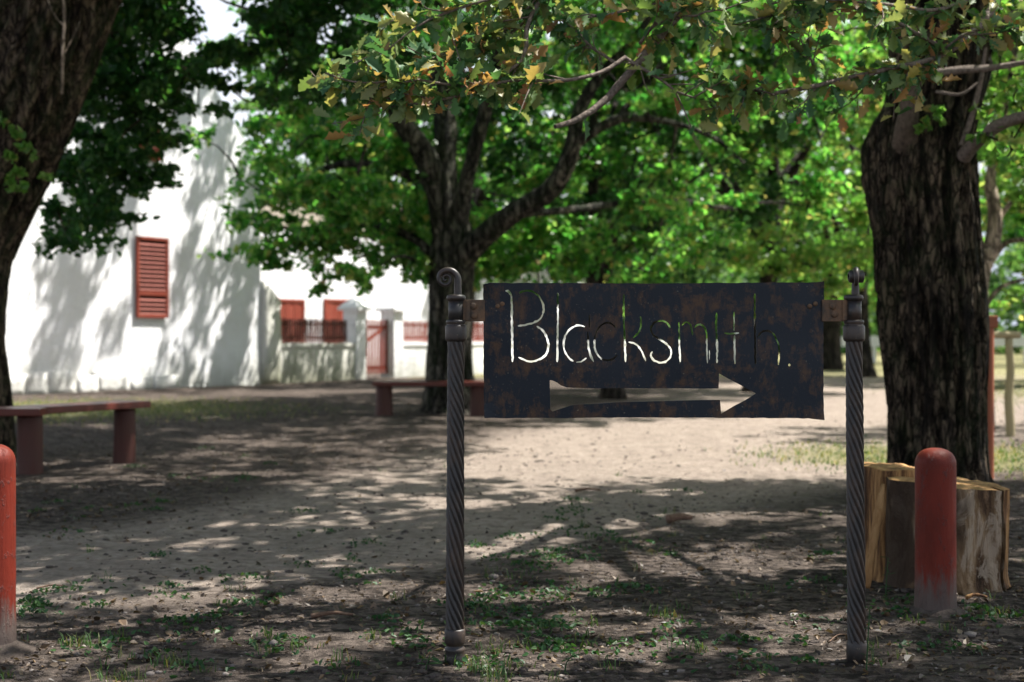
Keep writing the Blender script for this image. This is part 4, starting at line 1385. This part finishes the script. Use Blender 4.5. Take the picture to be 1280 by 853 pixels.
def post(pxb, pxt, left):
    u = SY / F
    x0, zb = sgn(pxb, 826); x1, zt = sgn(pxt, 425)
    cx = lambda z: x0 + (x1 - x0) * (z - zb) / (zt - zb)
    zz = lambda y: sgn(0, y)[1]
    # twisted shaft
    n, sd = 210, 90
    z = np.linspace(zz(792 if left else 806), zz(418), n)
    th = np.arange(sd) / sd * 2 * math.pi
    R0 = np.interp(z, [z[0], z[-1]], [11.9 * u, 10.6 * u])
    ph = z * (2 * math.pi / .44) + .22 * np.sin(z * 7) + .12 * np.sin(z * 17 + pxb)
    lob = np.abs(np.cos((th[None, :] + ph[:, None]) * 9 / 2))
    rr = R0[:, None] * (.73 + .27 * lob ** .55)
    rr = rr + .0012 * fbm(np.stack([np.cos(th)[None, :] * 3 + 0 * rr, np.sin(th)[None, :] * 3 + 0 * rr, z[:, None] * 20 + 0 * rr], -1), 2)
    Vt = np.stack([cx(z)[:, None] + rr * np.cos(th), SY + .0 + rr * np.sin(th), z[:, None] + 0 * rr], -1).reshape(-1, 3)
    i = np.arange(n - 1)[:, None] * sd; j = np.arange(sd)[None, :]; j2 = (j + 1) % sd
    Qt = np.stack([i + j, i + j2, i + sd + j2, i + sd + j], -1).reshape(-1, 4)
    m = MB(); m.add(Vt + SOFF, Qt); ps = m.build("post", IRON, sign, smooth=True)
    def ring(name, prof, sides=28, mat=IRON):
        Vv, Qq = lathe([(r_ * u, 0) for r_, _ in prof], sides)
        zs = np.repeat([zz(y) for _, y in prof], sides)
        wob = 1 + .03 * fbm(np.stack([Vv[:, 0] * 60, Vv[:, 1] * 60, zs * 40], -1), 2)
        Vv = np.c_[Vv[:, 0] * wob + cx(zs), Vv[:, 1] * wob + SY, zs]
        mm = MB(); mm.add(Vv + SOFF, Qq); return mm.build(name, mat, ps, smooth=True)
    if left:
        ring("base_socket", [(.1, 845), (13, 845), (13.2, 822), (12.6, 820), (12.4, 815), (13, 813), (13, 810), (10.5, 808.5), (10.5, 806), (12.6, 804), (13.2, 802), (13.2, 788), (12, 786), (.1, 786)])
    else:
        ring("base_socket", [(.1, 845), (12.8, 845), (13, 806), (12.4, 804.5), (11.6, 802), (11.4, 800), (.1, 800)])
    ring("collar", [(.1, 426), (11.5, 427), (13, 425.5), (13.6, 423), (13.6, 409), (12.6, 407), (11.5, 406.5), (11.5, 405), (12.6, 403.5), (12.2, 401), (10.6, 400), (.1, 400)])
    ring("neck", [(.1, 403), (9.8, 403), (9.6, 376), (.1, 376)])
    ring("top_ring", [(.1, 377), (9, 377), (11.4, 375.5), (12.2, 372.5), (11.2, 369.5), (8, 368.5), (.1, 368.5)])
    # scroll: a bar that rises and curls into a spiral
    cxp = cx(zz(370))
    path = [(2.0, 371, 4.9), (2.0, 364, 4.8), (2.0, 356, 4.6)]
    for a in np.linspace(0, 700, 44):
        rad_ = np.interp(a, [0, 50, 100, 180, 270, 360, 450, 540, 630, 700], [15, 12.6, 10.2, 8.2, 7.4, 6.0, 4.6, 3.2, 1.9, .8])
        tr_ = np.interp(a, [0, 90, 180, 360, 540, 700], [4.5, 3.8, 2.9, 2.0, 1.5, 1.6])
        path.append((-13 + rad_ * math.cos(math.radians(a)), 349 - rad_ * math.sin(math.radians(a)), tr_))
    pth = []
    wid = []
    for k, (dx, y, w_) in enumerate(path):
        f = k / (len(path) - 1)
        wid.append(w_ * u)
        if left: pth.append((cxp + dx * u, SY - .007 * f, zz(y)))
        else: pth.append((cxp + 2 * u + (dx * .18) * u, SY + dx * .98 * u - .004, zz(y)))
    pth = np.array(pth)
    mm = MB(); q = catmull(np.c_[pth, wid], 130); mm.tube(q[:, :3] + SOFF, q[:, 3], 12, True); mm.build("scroll", IRON, ps, smooth=True)
    if not left:
        # the curl faces sideways here, so the rolled end reads as a short drum
        Vv, Qq = lathe([(.01, -9.5 * u), (5.5 * u, -9.5 * u), (7.8 * u, -8 * u), (8.3 * u, 0), (7.8 * u, 8.4 * u), (5.6 * u, 9.4 * u), (4.6 * u, 8.2 * u), (.01, 8.0 * u)], 24)
        Vv = np.c_[cxp + 2.0 * u + Vv[:, 2], SY + .0 * u - .012 + Vv[:, 1], zz(346) + Vv[:, 0]]
        mm = MB(); mm.add(Vv + SOFF, Qq); mm.build("rolled_end", IRON, ps, smooth=True)
    # flat bracket from neck to plate
    a, b = (579, 606) if left else (1027, 1060)
    xa, z1 = sgn(a, 375); xb, z0 = sgn(b, 402)
    mm = MB(); mm.box((xa, SY - .011, z0), (xb, SY - .004 if False else SY + .002, z1)); mm.V[-1] = mm.V[-1] + SOFF
    br = mm.build("bracket", RUST, sign, bevel=.0015)
    for (px_, y_) in (((592, 383), (593, 395)) if left else ((1040, 383), (1042, 393))):
        x_, z_ = sgn(px_, y_)
        Vv, Qq = lathe([(.0001, .008), (.008, .0075), (.012, .004), (.013, 0)], 10); Vv = np.c_[Vv[:, 0] + x_, SY - .011 - Vv[:, 2], Vv[:, 1] + z_]
        mm = MB(); mm.add(Vv + SOFF, Qq[:, ::-1]); mm.build("rivet", RUST, br, smooth=True)
    mm = MB(); mm.box((sgn(583 if left else 1052, 0)[0], SY - .016, z0 + .004), (sgn(588 if left else 1056, 0)[0], SY - .0112, z1 - .004)); mm.V[-1] = mm.V[-1] + SOFF
    mm.build("weld_strap", RUST, br, bevel=.001)


post(568.5, 570, True)
post(1071.5, 1067.5, False)

# ------------------------------------------------------------------ bollards
def bollard(px, yb, ytop, w, label, tilt):
    Y = EYE * F / (yb - HOR)
    p = P(px, yb, Y); h = (yb - ytop) * Y / F; r_ = w / 2 * Y / F
    o = tag(empty("bollard", (p[0], Y, 0)), label, "bollard", "red bollards beside the sign")
    prof = [(r_ * 1.12, -.08), (r_ * 1.07, 0), (r_ * 1.03, .05), (r_, .14)] + [(r_, z) for z in np.linspace(.2, h - r_ * .8, 14)]
    prof += [(r_ * math.cos(a) ** .8, h - r_ * .8 + r_ * .8 * math.sin(a)) for a in np.linspace(.12, 1.5, 10)] + [(.001, h)]
    d = lambda th, z: 1 + .02 * fbm(np.stack([np.cos(th) * 2, np.sin(th) * 2, z * 6 + px], -1), 3) + .012 * fbm(np.stack([np.cos(th) * 9, np.sin(th) * 9, z * 14 + px], -1), 2)
    V, Q = lathe(prof, 48, d)
    m = MB(); m.add(V, Q); b = m.build("shaft", BOLL, o, smooth=True)
    o.rotation_euler = (0, tilt, .7)
    # earth heaped round the foot
    V, Q = lathe([(r_ * 1.0, .035), (r_ * 1.35, .02), (r_ * 1.9, -.006), (r_ * 2.2, -.03)], 30, lambda th, z: 1 + .15 * fbm(np.stack([np.cos(th) * 3, np.sin(th) * 3, z * 8], -1), 2))
    m = MB(); m.add(V, Q[:, ::-1]); m.build("earth_foot", EARTH, o, smooth=True)
    return o


EARTH = simple("heaped_earth", (.05, .038, .032), (.12, .095, .08), 30, .95, .9)
bollard(1169.5, 768, 560, 50, "weathered red bollard with rounded top in front of the cut log", .0)
bollard(-10, 813, 555, 56, "red bollard cut off by the left edge of the picture", .0)

# ------------------------------------------------------------------ cut logs at the foot of the right oak
def log(name, outline, h, label, mats, topslope=(0, 0), flare=1.0, sidepick=None, loc=(0, 0)):
    """upright chunk: outline in plan, uneven sides"""
    o = tag(empty(name, (loc[0], loc[1], 0)), label, "log")
    P2 = np.array(outline, float)
    k = np.linspace(0, len(P2), 97)[:-1]
    e = np.vstack([P2, P2[:1]])
    q = np.stack([np.interp(k, np.arange(len(e)), e[:, c]) for c in (0, 1)], -1)
    nz = 26
    zs = np.linspace(-.04, 1, nz)
    ang = np.arctan2(q[:, 1], q[:, 0])
    V = []
    for z in zs:
        f = 1 + (flare - 1) * z + .1 * np.exp(-max(z, 0) * 9)
        d = .018 * fbm(np.stack([q[:, 0] * 22, q[:, 1] * 22, 0 * ang + z * 2.2], -1), 3)
        w = q * (f + d[:, None] / .25)
        zz_ = z * (h + topslope[0] * w[:, 0] + topslope[1] * w[:, 1] + .012 * fbm(np.stack([w[:, 0] * 9, w[:, 1] * 9, 0 * ang], -1), 2))
        V.append(np.c_[w, zz_])
    V = np.concatenate(V); n = len(q)
    i = np.arange(nz - 1)[:, None] * n; j = np.arange(n)[None, :]; j2 = (j + 1) % n
    Q = np.stack([i + j, i + j2, i + n + j2, i + n + j], -1).reshape(-1, 4)
    mi = np.zeros(len(Q), int)
    if sidepick is not None:
        mi = np.tile(np.array([1 if sidepick(a) else 0 for a in q]), nz - 1)
    m = MB(); m.V.append(V); m.n = len(V); m.Q.append(Q); m.qm.append(mi)
    m.build("log_side", mats, o, smooth=False)
    # sawn top, slightly domed and rough
    top = V[-n:]
    rings = [top - np.array([0, 0, .0])]
    c = top.mean(0)
    for f in (.97, .8, .6, .4, .2):
        rr = c + (top - c) * f
        rr[:, 2] += .008 * fbm(rr * 30, 2) + (.006 if f < .95 else .002)
        rings.append(rr)
    W = np.concatenate(rings); nr = len(rings)
    i = np.arange(nr - 1)[:, None] * n
    Q = np.stack([i + j, i + j2, i + n + j2, i + n + j], -1).reshape(-1, 4)
    W = np.vstack([W, c + np.array([0, 0, .006])]); jj = np.arange(n)
    m = MB(); m.add(W, Q, np.stack([(nr - 1) * n + jj, (nr - 1) * n + (jj + 1) % n, np.full(n, len(W) - 1)], -1)); m.build("sawn_top", TOP, o, smooth=False)
    return o


LY = 6.62
lx = P(1179, 0, LY)[0]
log("cut_log", [(-.255, .02), (-.25, -.07), (-.05, -.27), (.0, -.275), (.185, -.215), (.192, -.13), (.207, -.205), (.262, -.10), (.25, .06), (.16, .22), (.0, .26), (-.18, .18)], .475,
    "upright cut log with pale bare side standing behind the red bollard", [LOG, SPLIT], (-.08, .02), 1.04, lambda a: a[0] > .212 and a[1] < .1, (lx, LY))
l2 = P(1118, 0, 6.85)
log("cut_log", [(-.165, -.10), (-.12, -.2), (.0, -.22), (.13, -.17), (.19, .02), (.1, .2), (-.1, .2), (-.19, .05)], .52,
    "split orange log with torn wood fibres, left of the pale log", [LOG, SPLIT], (-.05, 0), .96, lambda a: a[1] < -.05, (l2[0], l2[1]))
# a leaning slab of torn wood on the split log
STRIP = simple("torn_wood", (.22, .11, .04), (.45, .27, .12), 26, .8, .7, (1, 1, .15))
slab = empty("wood_slab", (P(1097, 0, 6.5)[0], 6.5, 0))
tag(slab, "long torn strip of orange wood leaning on the left log", "wood strip")
m = MB()
pp = catmull([(-.045, -.01, .0), (-.04, .0, .06), (-.012, .03, .2), (.02, .05, .34), (.045, .06, .47)], 18)
for i in range(1):
    m.tube(pp, np.interp(np.linspace(0, 1, 18), [0, .1, .35, .7, 1], [.018, .03, .022, .028, .012]), 10, True, disp=ridges(.008, 3, 5, 2))
m.build("strip", STRIP, slab, smooth=True)

# ------------------------------------------------------------------ benches
def plank(mb, a, b, w, z, th):
    a = np.array(a, float); b = np.array(b, float)
    d = (b - a) / np.linalg.norm(b - a); n = np.array([-d[1], d[0]])
    c = [a - n * w / 2, b - n * w / 2, b + n * w / 2, a + n * w / 2]
    V = [[p[0], p[1], z - th] for p in c] + [[p[0], p[1], z] for p in c]
    mb.add(V, [[0, 3, 2, 1], [4, 5, 6, 7], [0, 1, 5, 4], [1, 2, 6, 5], [2, 3, 7, 6], [3, 0, 4, 7]])


def bench_leg(parent, x, y, r_, h, jit):
    V, Q = lathe([(r_ * 1.1, -.05), (r_ * 1.03, .05), (r_, .2), (r_ * .98, h - .02), (r_ * .98, h), (.001, h)], 20, lambda th, z: 1 + .03 * fbm(np.stack([np.cos(th) * 2, np.sin(th) * 2, z * 3 + jit], -1), 2))
    m = MB(); m.add(V + np.array([x, y, 0]), Q); m.build("leg", LEGM, parent, smooth=True)


rb = empty("tree_bench", (-5.45, 13.4, 0))
tag(rb, "low red plank bench bent round the leaning oak at the left edge", "bench")
BZ = .565
def RB(x, y): return (x + 5.45, y - 13.4)
for off, (a, b) in enumerate((((-4.05, 11.93), (-3.47, 13.05)), ((-6.7, 11.62), (-3.86, 11.80)))):
    aa, bb = np.array(RB(*a)), np.array(RB(*b))
    d = (bb - aa) / np.linalg.norm(bb - aa); n = np.array([-d[1], d[0]])
    for s in (-.105, .105):
        m = MB(); plank(m, aa + n * s, bb + n * s, .2, BZ - .003 * off, .06); m.build("plank", SEAT, rb, bevel=.008)
bench_leg(rb, *RB(-4.02, 11.86), .105, BZ - .075, 1)
bench_leg(rb, *RB(-3.52, 12.92), .098, BZ - .075, 4)
bench_leg(rb, *RB(-6.3, 11.65), .105, BZ - .075, 6)

b2 = empty("bench", (P(560, 0, 21.0)[0], 21.0, 0))
tag(b2, "low dark red bench in front of the forked oak, partly behind the sign", "bench")
x0 = P(467, 0, 21)[0] - P(560, 0, 21)[0]
for s in (-.11, .11):
    m = MB(); m.box((x0, s - .105, .425), (x0 + 2.5, s + .105, .49)); m.build("plank", SEAT, b2, bevel=.008)
for px in (480, 598, 660):
    bench_leg(b2, P(px, 0, 21)[0] - P(560, 0, 21)[0], 0, .125, .423, px)

# ------------------------------------------------------------------ posts at the right edge
oy = 11.6
o = empty("orange_post", (P(1235.5, 0, oy)[0], oy, 0))
tag(o, "slim orange painted post with a square cap right beside the dark oak", "post")
m = MB(); V, Q = lathe([(.045, -.05), (.045, 1.22), (.045, 1.28)], 18); m.add(V, Q); m.build("shaft", ORANGE, o, smooth=True)
m = MB(); m.box((-.06, -.06, 1.22), (.06, .06, 1.32)); m.build("cap", ORANGE, o, bevel=.008)

hy = 16.5
o = empty("pole_rail", (P(1262, 0, hy)[0], hy, 0))
tag(o, "pale wooden pole rail on round posts at the right edge", "rail")
for x in (0, -1.12):
    m = MB(); m.tube(np.c_[np.full(12, x) + .01 * np.sin(np.arange(12)), np.zeros(12), np.linspace(-.1, 1.13, 12)], np.linspace(.055, .046, 12), 14, True, disp=ridges(.004, 3, 4, x)); m.build("post", POLEW, o, smooth=True)
m = MB(); m.tube(np.c_[np.linspace(-1.22, .12, 16), np.zeros(16), np.full(16, 1.17)], .042, 14, True, disp=ridges(.004, 3, 4, 2)); m.build("rail", POLEW, o, smooth=True)

# ------------------------------------------------------------------ ground detail
def scatter_xy(n, y0, y1, wfun):
    out = []
    while len(out) < n:
        Y = y0 * (y1 / y0) ** (rng.random() ** .9)
        X = rng.uniform(-.42, .42) * Y
        if rng.random() < wfun(X, Y): out.append((X, Y))
    return np.array(out)


def sm1(x, y): return float(sand_mask(np.array([x]), np.array([y]))[0])


def make_litter():
    xy = scatter_xy(12000, 4.3, 26, lambda x, y: (1.0 - .93 * sm1(x, y)) * (.35 + .65 * (vnoise(np.array([x * 1.3, y * 1.3, 4.])) > -.1)))
    z = ground_z(xy[:, 0], xy[:, 1])
    C = np.c_[xy, z + .007]
    V, Q = leaf_cards(C, rng.choice([.014, .02, .03, .042], len(C), p=[.4, .33, .2, .07]), 1.0, 0)
    mb = MB(); mb.add(V, Q)
    o = mb.build("leaf_litter", LITTER); tag(o, "brown dead leaves and chips strewn over the shaded dirt", "leaf litter", kind="stuff")


make_litter()


def make_weeds():
    cen = []
    # patches of low weeds seen in the photo, (px, y, spread px, count)
    for px, y, sp, n in ((60, 760, 60, 16), (150, 805, 45, 9), (330, 740, 50, 10), (420, 710, 40, 9), (90, 740, 50, 7), (350, 820, 70, 8), (230, 725, 60, 8),
                         (630, 675, 30, 5), (690, 690, 40, 7), (720, 660, 40, 6), (700, 720, 60, 9), (630, 760, 60, 20), (690, 775, 70, 18), (770, 740, 60, 10),
                         (740, 810, 70, 10), (850, 790, 80, 8), (610, 830, 25, 8), (1120, 760, 40, 5), (1250, 775, 40, 9), (1180, 800, 60, 5), (540, 820, 30, 4), (960, 800, 70, 5),
                         (700, 640, 60, 8), (900, 640, 80, 8), (820, 690, 80, 7), (1000, 720, 60, 5), (200, 620, 90, 8), (290, 580, 80, 8), (100, 640, 60, 6), (470, 790, 60, 6), (260, 790, 60, 7), (400, 660, 50, 4)):
        for _ in range(n):
            a, b = px + rng.normal(0, sp * .6), y + rng.normal(0, sp * .22)
            if b < 560 or b > 850 or rng.random() < .38: continue
            Y = EYE * F / (b - HOR); cen.append(((a - 640) / F * Y, Y))
    cen = np.array(cen)
    pts = []
    for x, y in cen:
        n = rng.integers(10, 34); r_ = rng.uniform(.03, .085)
        d = rng.normal(0, 1, (n, 2)) * r_
        xx, yy = x + d[:, 0], y + d[:, 1]
        pts.append(np.c_[xx, yy, ground_z(xx, yy) + .006 + rng.random(n) * .03 * np.exp(-(d ** 2).sum(1) / r_ ** 2)])
    pts = np.concatenate(pts)
    V, Q = leaf_cards(pts, .026, .75, -.4)
    mb = MB(); mb.add(V, Q)
    o = mb.build("ground_weeds", G_WEED); tag(o, "patches of low green weeds creeping over the dirt", "weeds", kind="stuff")


make_weeds()


def blades(xy, h, name, label, mat, w=.004):
    n = len(xy)
    z = ground_z(xy[:, 0], xy[:, 1])
    b = np.c_[xy, z - .004]
    a = rng.uniform(0, 2 * math.pi, n); dr = np.c_[np.cos(a), np.sin(a), np.zeros(n)]
    sd = np.c_[-np.sin(a), np.cos(a), np.zeros(n)] * (w * rng.uniform(.6, 1.3, n))[:, None]
    hh = (h * rng.uniform(.4, 1.3, n))[:, None]; ln = rng.uniform(.2, .9, n)[:, None]
    up = np.array([0, 0, 1.0])
    mid = b + up * hh * .6 + dr * hh * ln * .35; tip = b + up * hh * (1 - .3 * ln) + dr * hh * ln
    V = np.stack([b - sd, b + sd, mid + sd * .7, mid - sd * .7, tip], 1).reshape(-1, 3)
    k = np.arange(n)[:, None] * 5
    mb = MB(); mb.add(V, k + np.array([0, 1, 2, 3]), k + np.array([3, 2, 4]))
    o = mb.build(name, mat); tag(o, label, "grass", kind="stuff")


g1 = []
for _ in range(150):
    px, y = rng.uniform(-20, 1300), rng.uniform(560, 850)
    Y = EYE * F / (y - HOR); X = (px - 640) / F * Y
    if rng.random() < sm1(X, Y) * .95: continue
    n = rng.integers(4, 16); g1.append(np.c_[X + rng.normal(0, .022, n), Y + rng.normal(0, .022, n)])
for px, y, n in ((606, 835, 90), (615, 812, 50), (95, 805, 60), (150, 850, 60), (830, 770, 70), (1090, 812, 25), (1240, 772, 60), (620, 850, 60), (215, 830, 50)):
    Y = EYE * F / (y - HOR); X = (px - 640) / F * Y
    g1.append(np.c_[X + rng.normal(0, .035, n), Y + rng.normal(0, .05, n)])
G_TUFT = leaf_mat("tuft_blade", [(0, (.03, .08, .02)), (.6, (.06, .11, .03)), (.9, (.13, .13, .05)), (1, (.2, .16, .08))], .3)
blades(np.concatenate(g1), .05, "grass_tufts", "scattered thin grass tufts on the shaded dirt", G_TUFT, .0024)
xy = []
while len(xy) < 16000:
    Y = rng.uniform(11, 36); X = rng.uniform(-.42, .42) * Y
    if rng.random() < float(green_mask(np.array([X]), np.array([Y]))[0]) ** 1.5: xy.append((X, Y))
blades(np.array(xy), .05, "lawn_grass", "short pale dry grass beside the track and before the house", G_GRASS, .007)


bm = bmesh.new(); bmesh.ops.create_icosphere(bm, subdivisions=1, radius=1)
ICO = (np.array([v.co[:] for v in bm.verts]), np.array([[v.index for v in f.verts] for f in bm.faces])); bm.free()


def rock(mb, c, r_, flat=.6):
    V, T = ICO
    V = V * (1 + .3 * vnoise(V * 1.7 + rng.uniform(0, 50)))[:, None] * np.array([rng.uniform(.7, 1.3), rng.uniform(.7, 1.2), flat])
    mb.add(np.array(c) + V * r_, (), T)


mb = MB()
xy = scatter_xy(1300, 4.3, 15, lambda x, y: .5 + .5 * (vnoise(np.array([x * 2, y * 2, 8.])) > 0))
zz_ = ground_z(xy[:, 0], xy[:, 1])
for (x, y), z in zip(xy, zz_): rock(mb, (x, y, z + .001), abs(rng.normal(0, .006)) + .003)
tag(mb.build("gravel", STONE, smooth=True), "tiny stones and crumbs of earth over the bare dirt", "gravel", kind="stuff")
CLOD = simple("earth_clod", (.035, .028, .024), (.12, .098, .085), 40, .95, .8)
mb = MB()
xy = scatter_xy(5200, 4.3, 20, lambda x, y: (.25 + .75 * (fbm(np.array([x * 1.1, y * 1.1, 2.]), 2) > 0)) * (1 - .6 * sm1(x, y)))
zz_ = ground_z(xy[:, 0], xy[:, 1])
for (x, y), z in zip(xy, zz_): rock(mb, (x, y, z + .001), min(.03, abs(rng.normal(0, .009)) + .004), .55)
tag(mb.build("earth_clods", CLOD, smooth=False), "dark crumbs and clods of earth over the trodden dirt", "earth", kind="stuff")
for px, y, r_, lb in ((602, 752, .024, "pale round stone on the dirt right of the left sign post"), (1213, 797, .022, "small tan stone on the dirt below the right bollard"), (617, 723, .028, "grey flat stone lying between weeds behind the left post"),
                      (342, 806, .022, "small pale stone on bare dirt at the lower left")):
    Y = EYE * F / (y - HOR); mb = MB(); x = (px - 640) / F * Y
    rock(mb, (0, 0, .008), r_); o = mb.build("stone", STONE, smooth=True); o.location = (x, Y, float(ground_z(np.array([x]), np.array([Y]))[0])); tag(o, lb, "stone")


def stick(px, y, L, ang, r_, label, name="stick", mat=TWIG):
    Y = EYE * F / (y - HOR); x = (px - 640) / F * Y
    o = None; m = MB()
    p = catmull([(-L / 2 * math.cos(ang), -L / 2 * math.sin(ang), 0), (0, .01, .012), (L / 2 * math.cos(ang), L / 2 * math.sin(ang), .004)], 9)
    m.tube(p, np.linspace(r_, r_ * .5, 9), 7, True); o = m.build(name, mat, smooth=True)
    o.location = (x, Y, float(ground_z(np.array([x]), np.array([Y]))[0]) + r_); tag(o, label, "stick")


stick(415, 773, .17, .1, .011, "short thick brown stick lying left of the left sign post")
stick(65, 736, .14, .15, .005, "thin dark twig on the dirt near the left bollard")
stick(735, 615, .19, 0, .014, "dark stick lying at the edge of the sunny track")
stick(850, 655, .16, .3, .03, "dark lump of wood lying in the shade behind the sign", "wood_lump")
stick(1048, 800, .16, .9, .003, "dry straw leaning beside the right sign post foot")
stick(1221, 752, .09, -.1, .010, "orange wood chip beside the pale log foot", "wood_chip", SPLIT)


def weed(px, y, h, n, lsz, label, straight=False):
    Y = EYE * F / (y - HOR); x = (px - 640) / F * Y
    o = empty("weed", (x, Y, float(ground_z(np.array([x]), np.array([Y]))[0]))); tag(o, label, "weed")
    m = MB()
    p = catmull([(0, 0, -.01), (.006, 0, h * .5), (.012 if straight else .03, 0, h)], 8); m.tube(p, np.linspace(.003, .0015, 8), 6, True); m.build("stem", G_WEED, o)
    for k in range(n):
        a = k * 2.4 + .4; z = h * (.25 + .75 * k / max(1, n - 1)) if straight else h * rng.uniform(.5, 1)
        L = lsz * rng.uniform(.7, 1.2); tilt = rng.uniform(-.2, .5)
        q = np.array([[0, 0, 0], [.3, .16, .03], [.65, .2, .0], [1, 0, -.12], [.65, -.2, .0], [.3, -.16, .03]]) * L
        if straight: q[:, 1] *= .35
        c, s = math.cos(a), math.sin(a)
        q2 = np.c_[q[:, 0] * c - q[:, 1] * s, q[:, 0] * s + q[:, 1] * c, q[:, 2] + q[:, 0] * tilt]
        m = MB(); m.add(q2 + p[int(min(7, z / h * 7))], [[0, 1, 2, 3], [0, 3, 4, 5]]); m.build("leaf", G_WEED, o)


weed(532, 836, .055, 6, .05, "broad leaved green seedling just left of the left post foot")
weed(706, 840, .06, 7, .04, "young leafy weed on dark soil below the sign")
weed(1107, 745, .17, 10, .035, "tall thin green shoot in front of the cut logs", True)
weed(1083, 838, .22, 7, .03, "slender green stem growing against the right post foot", True)
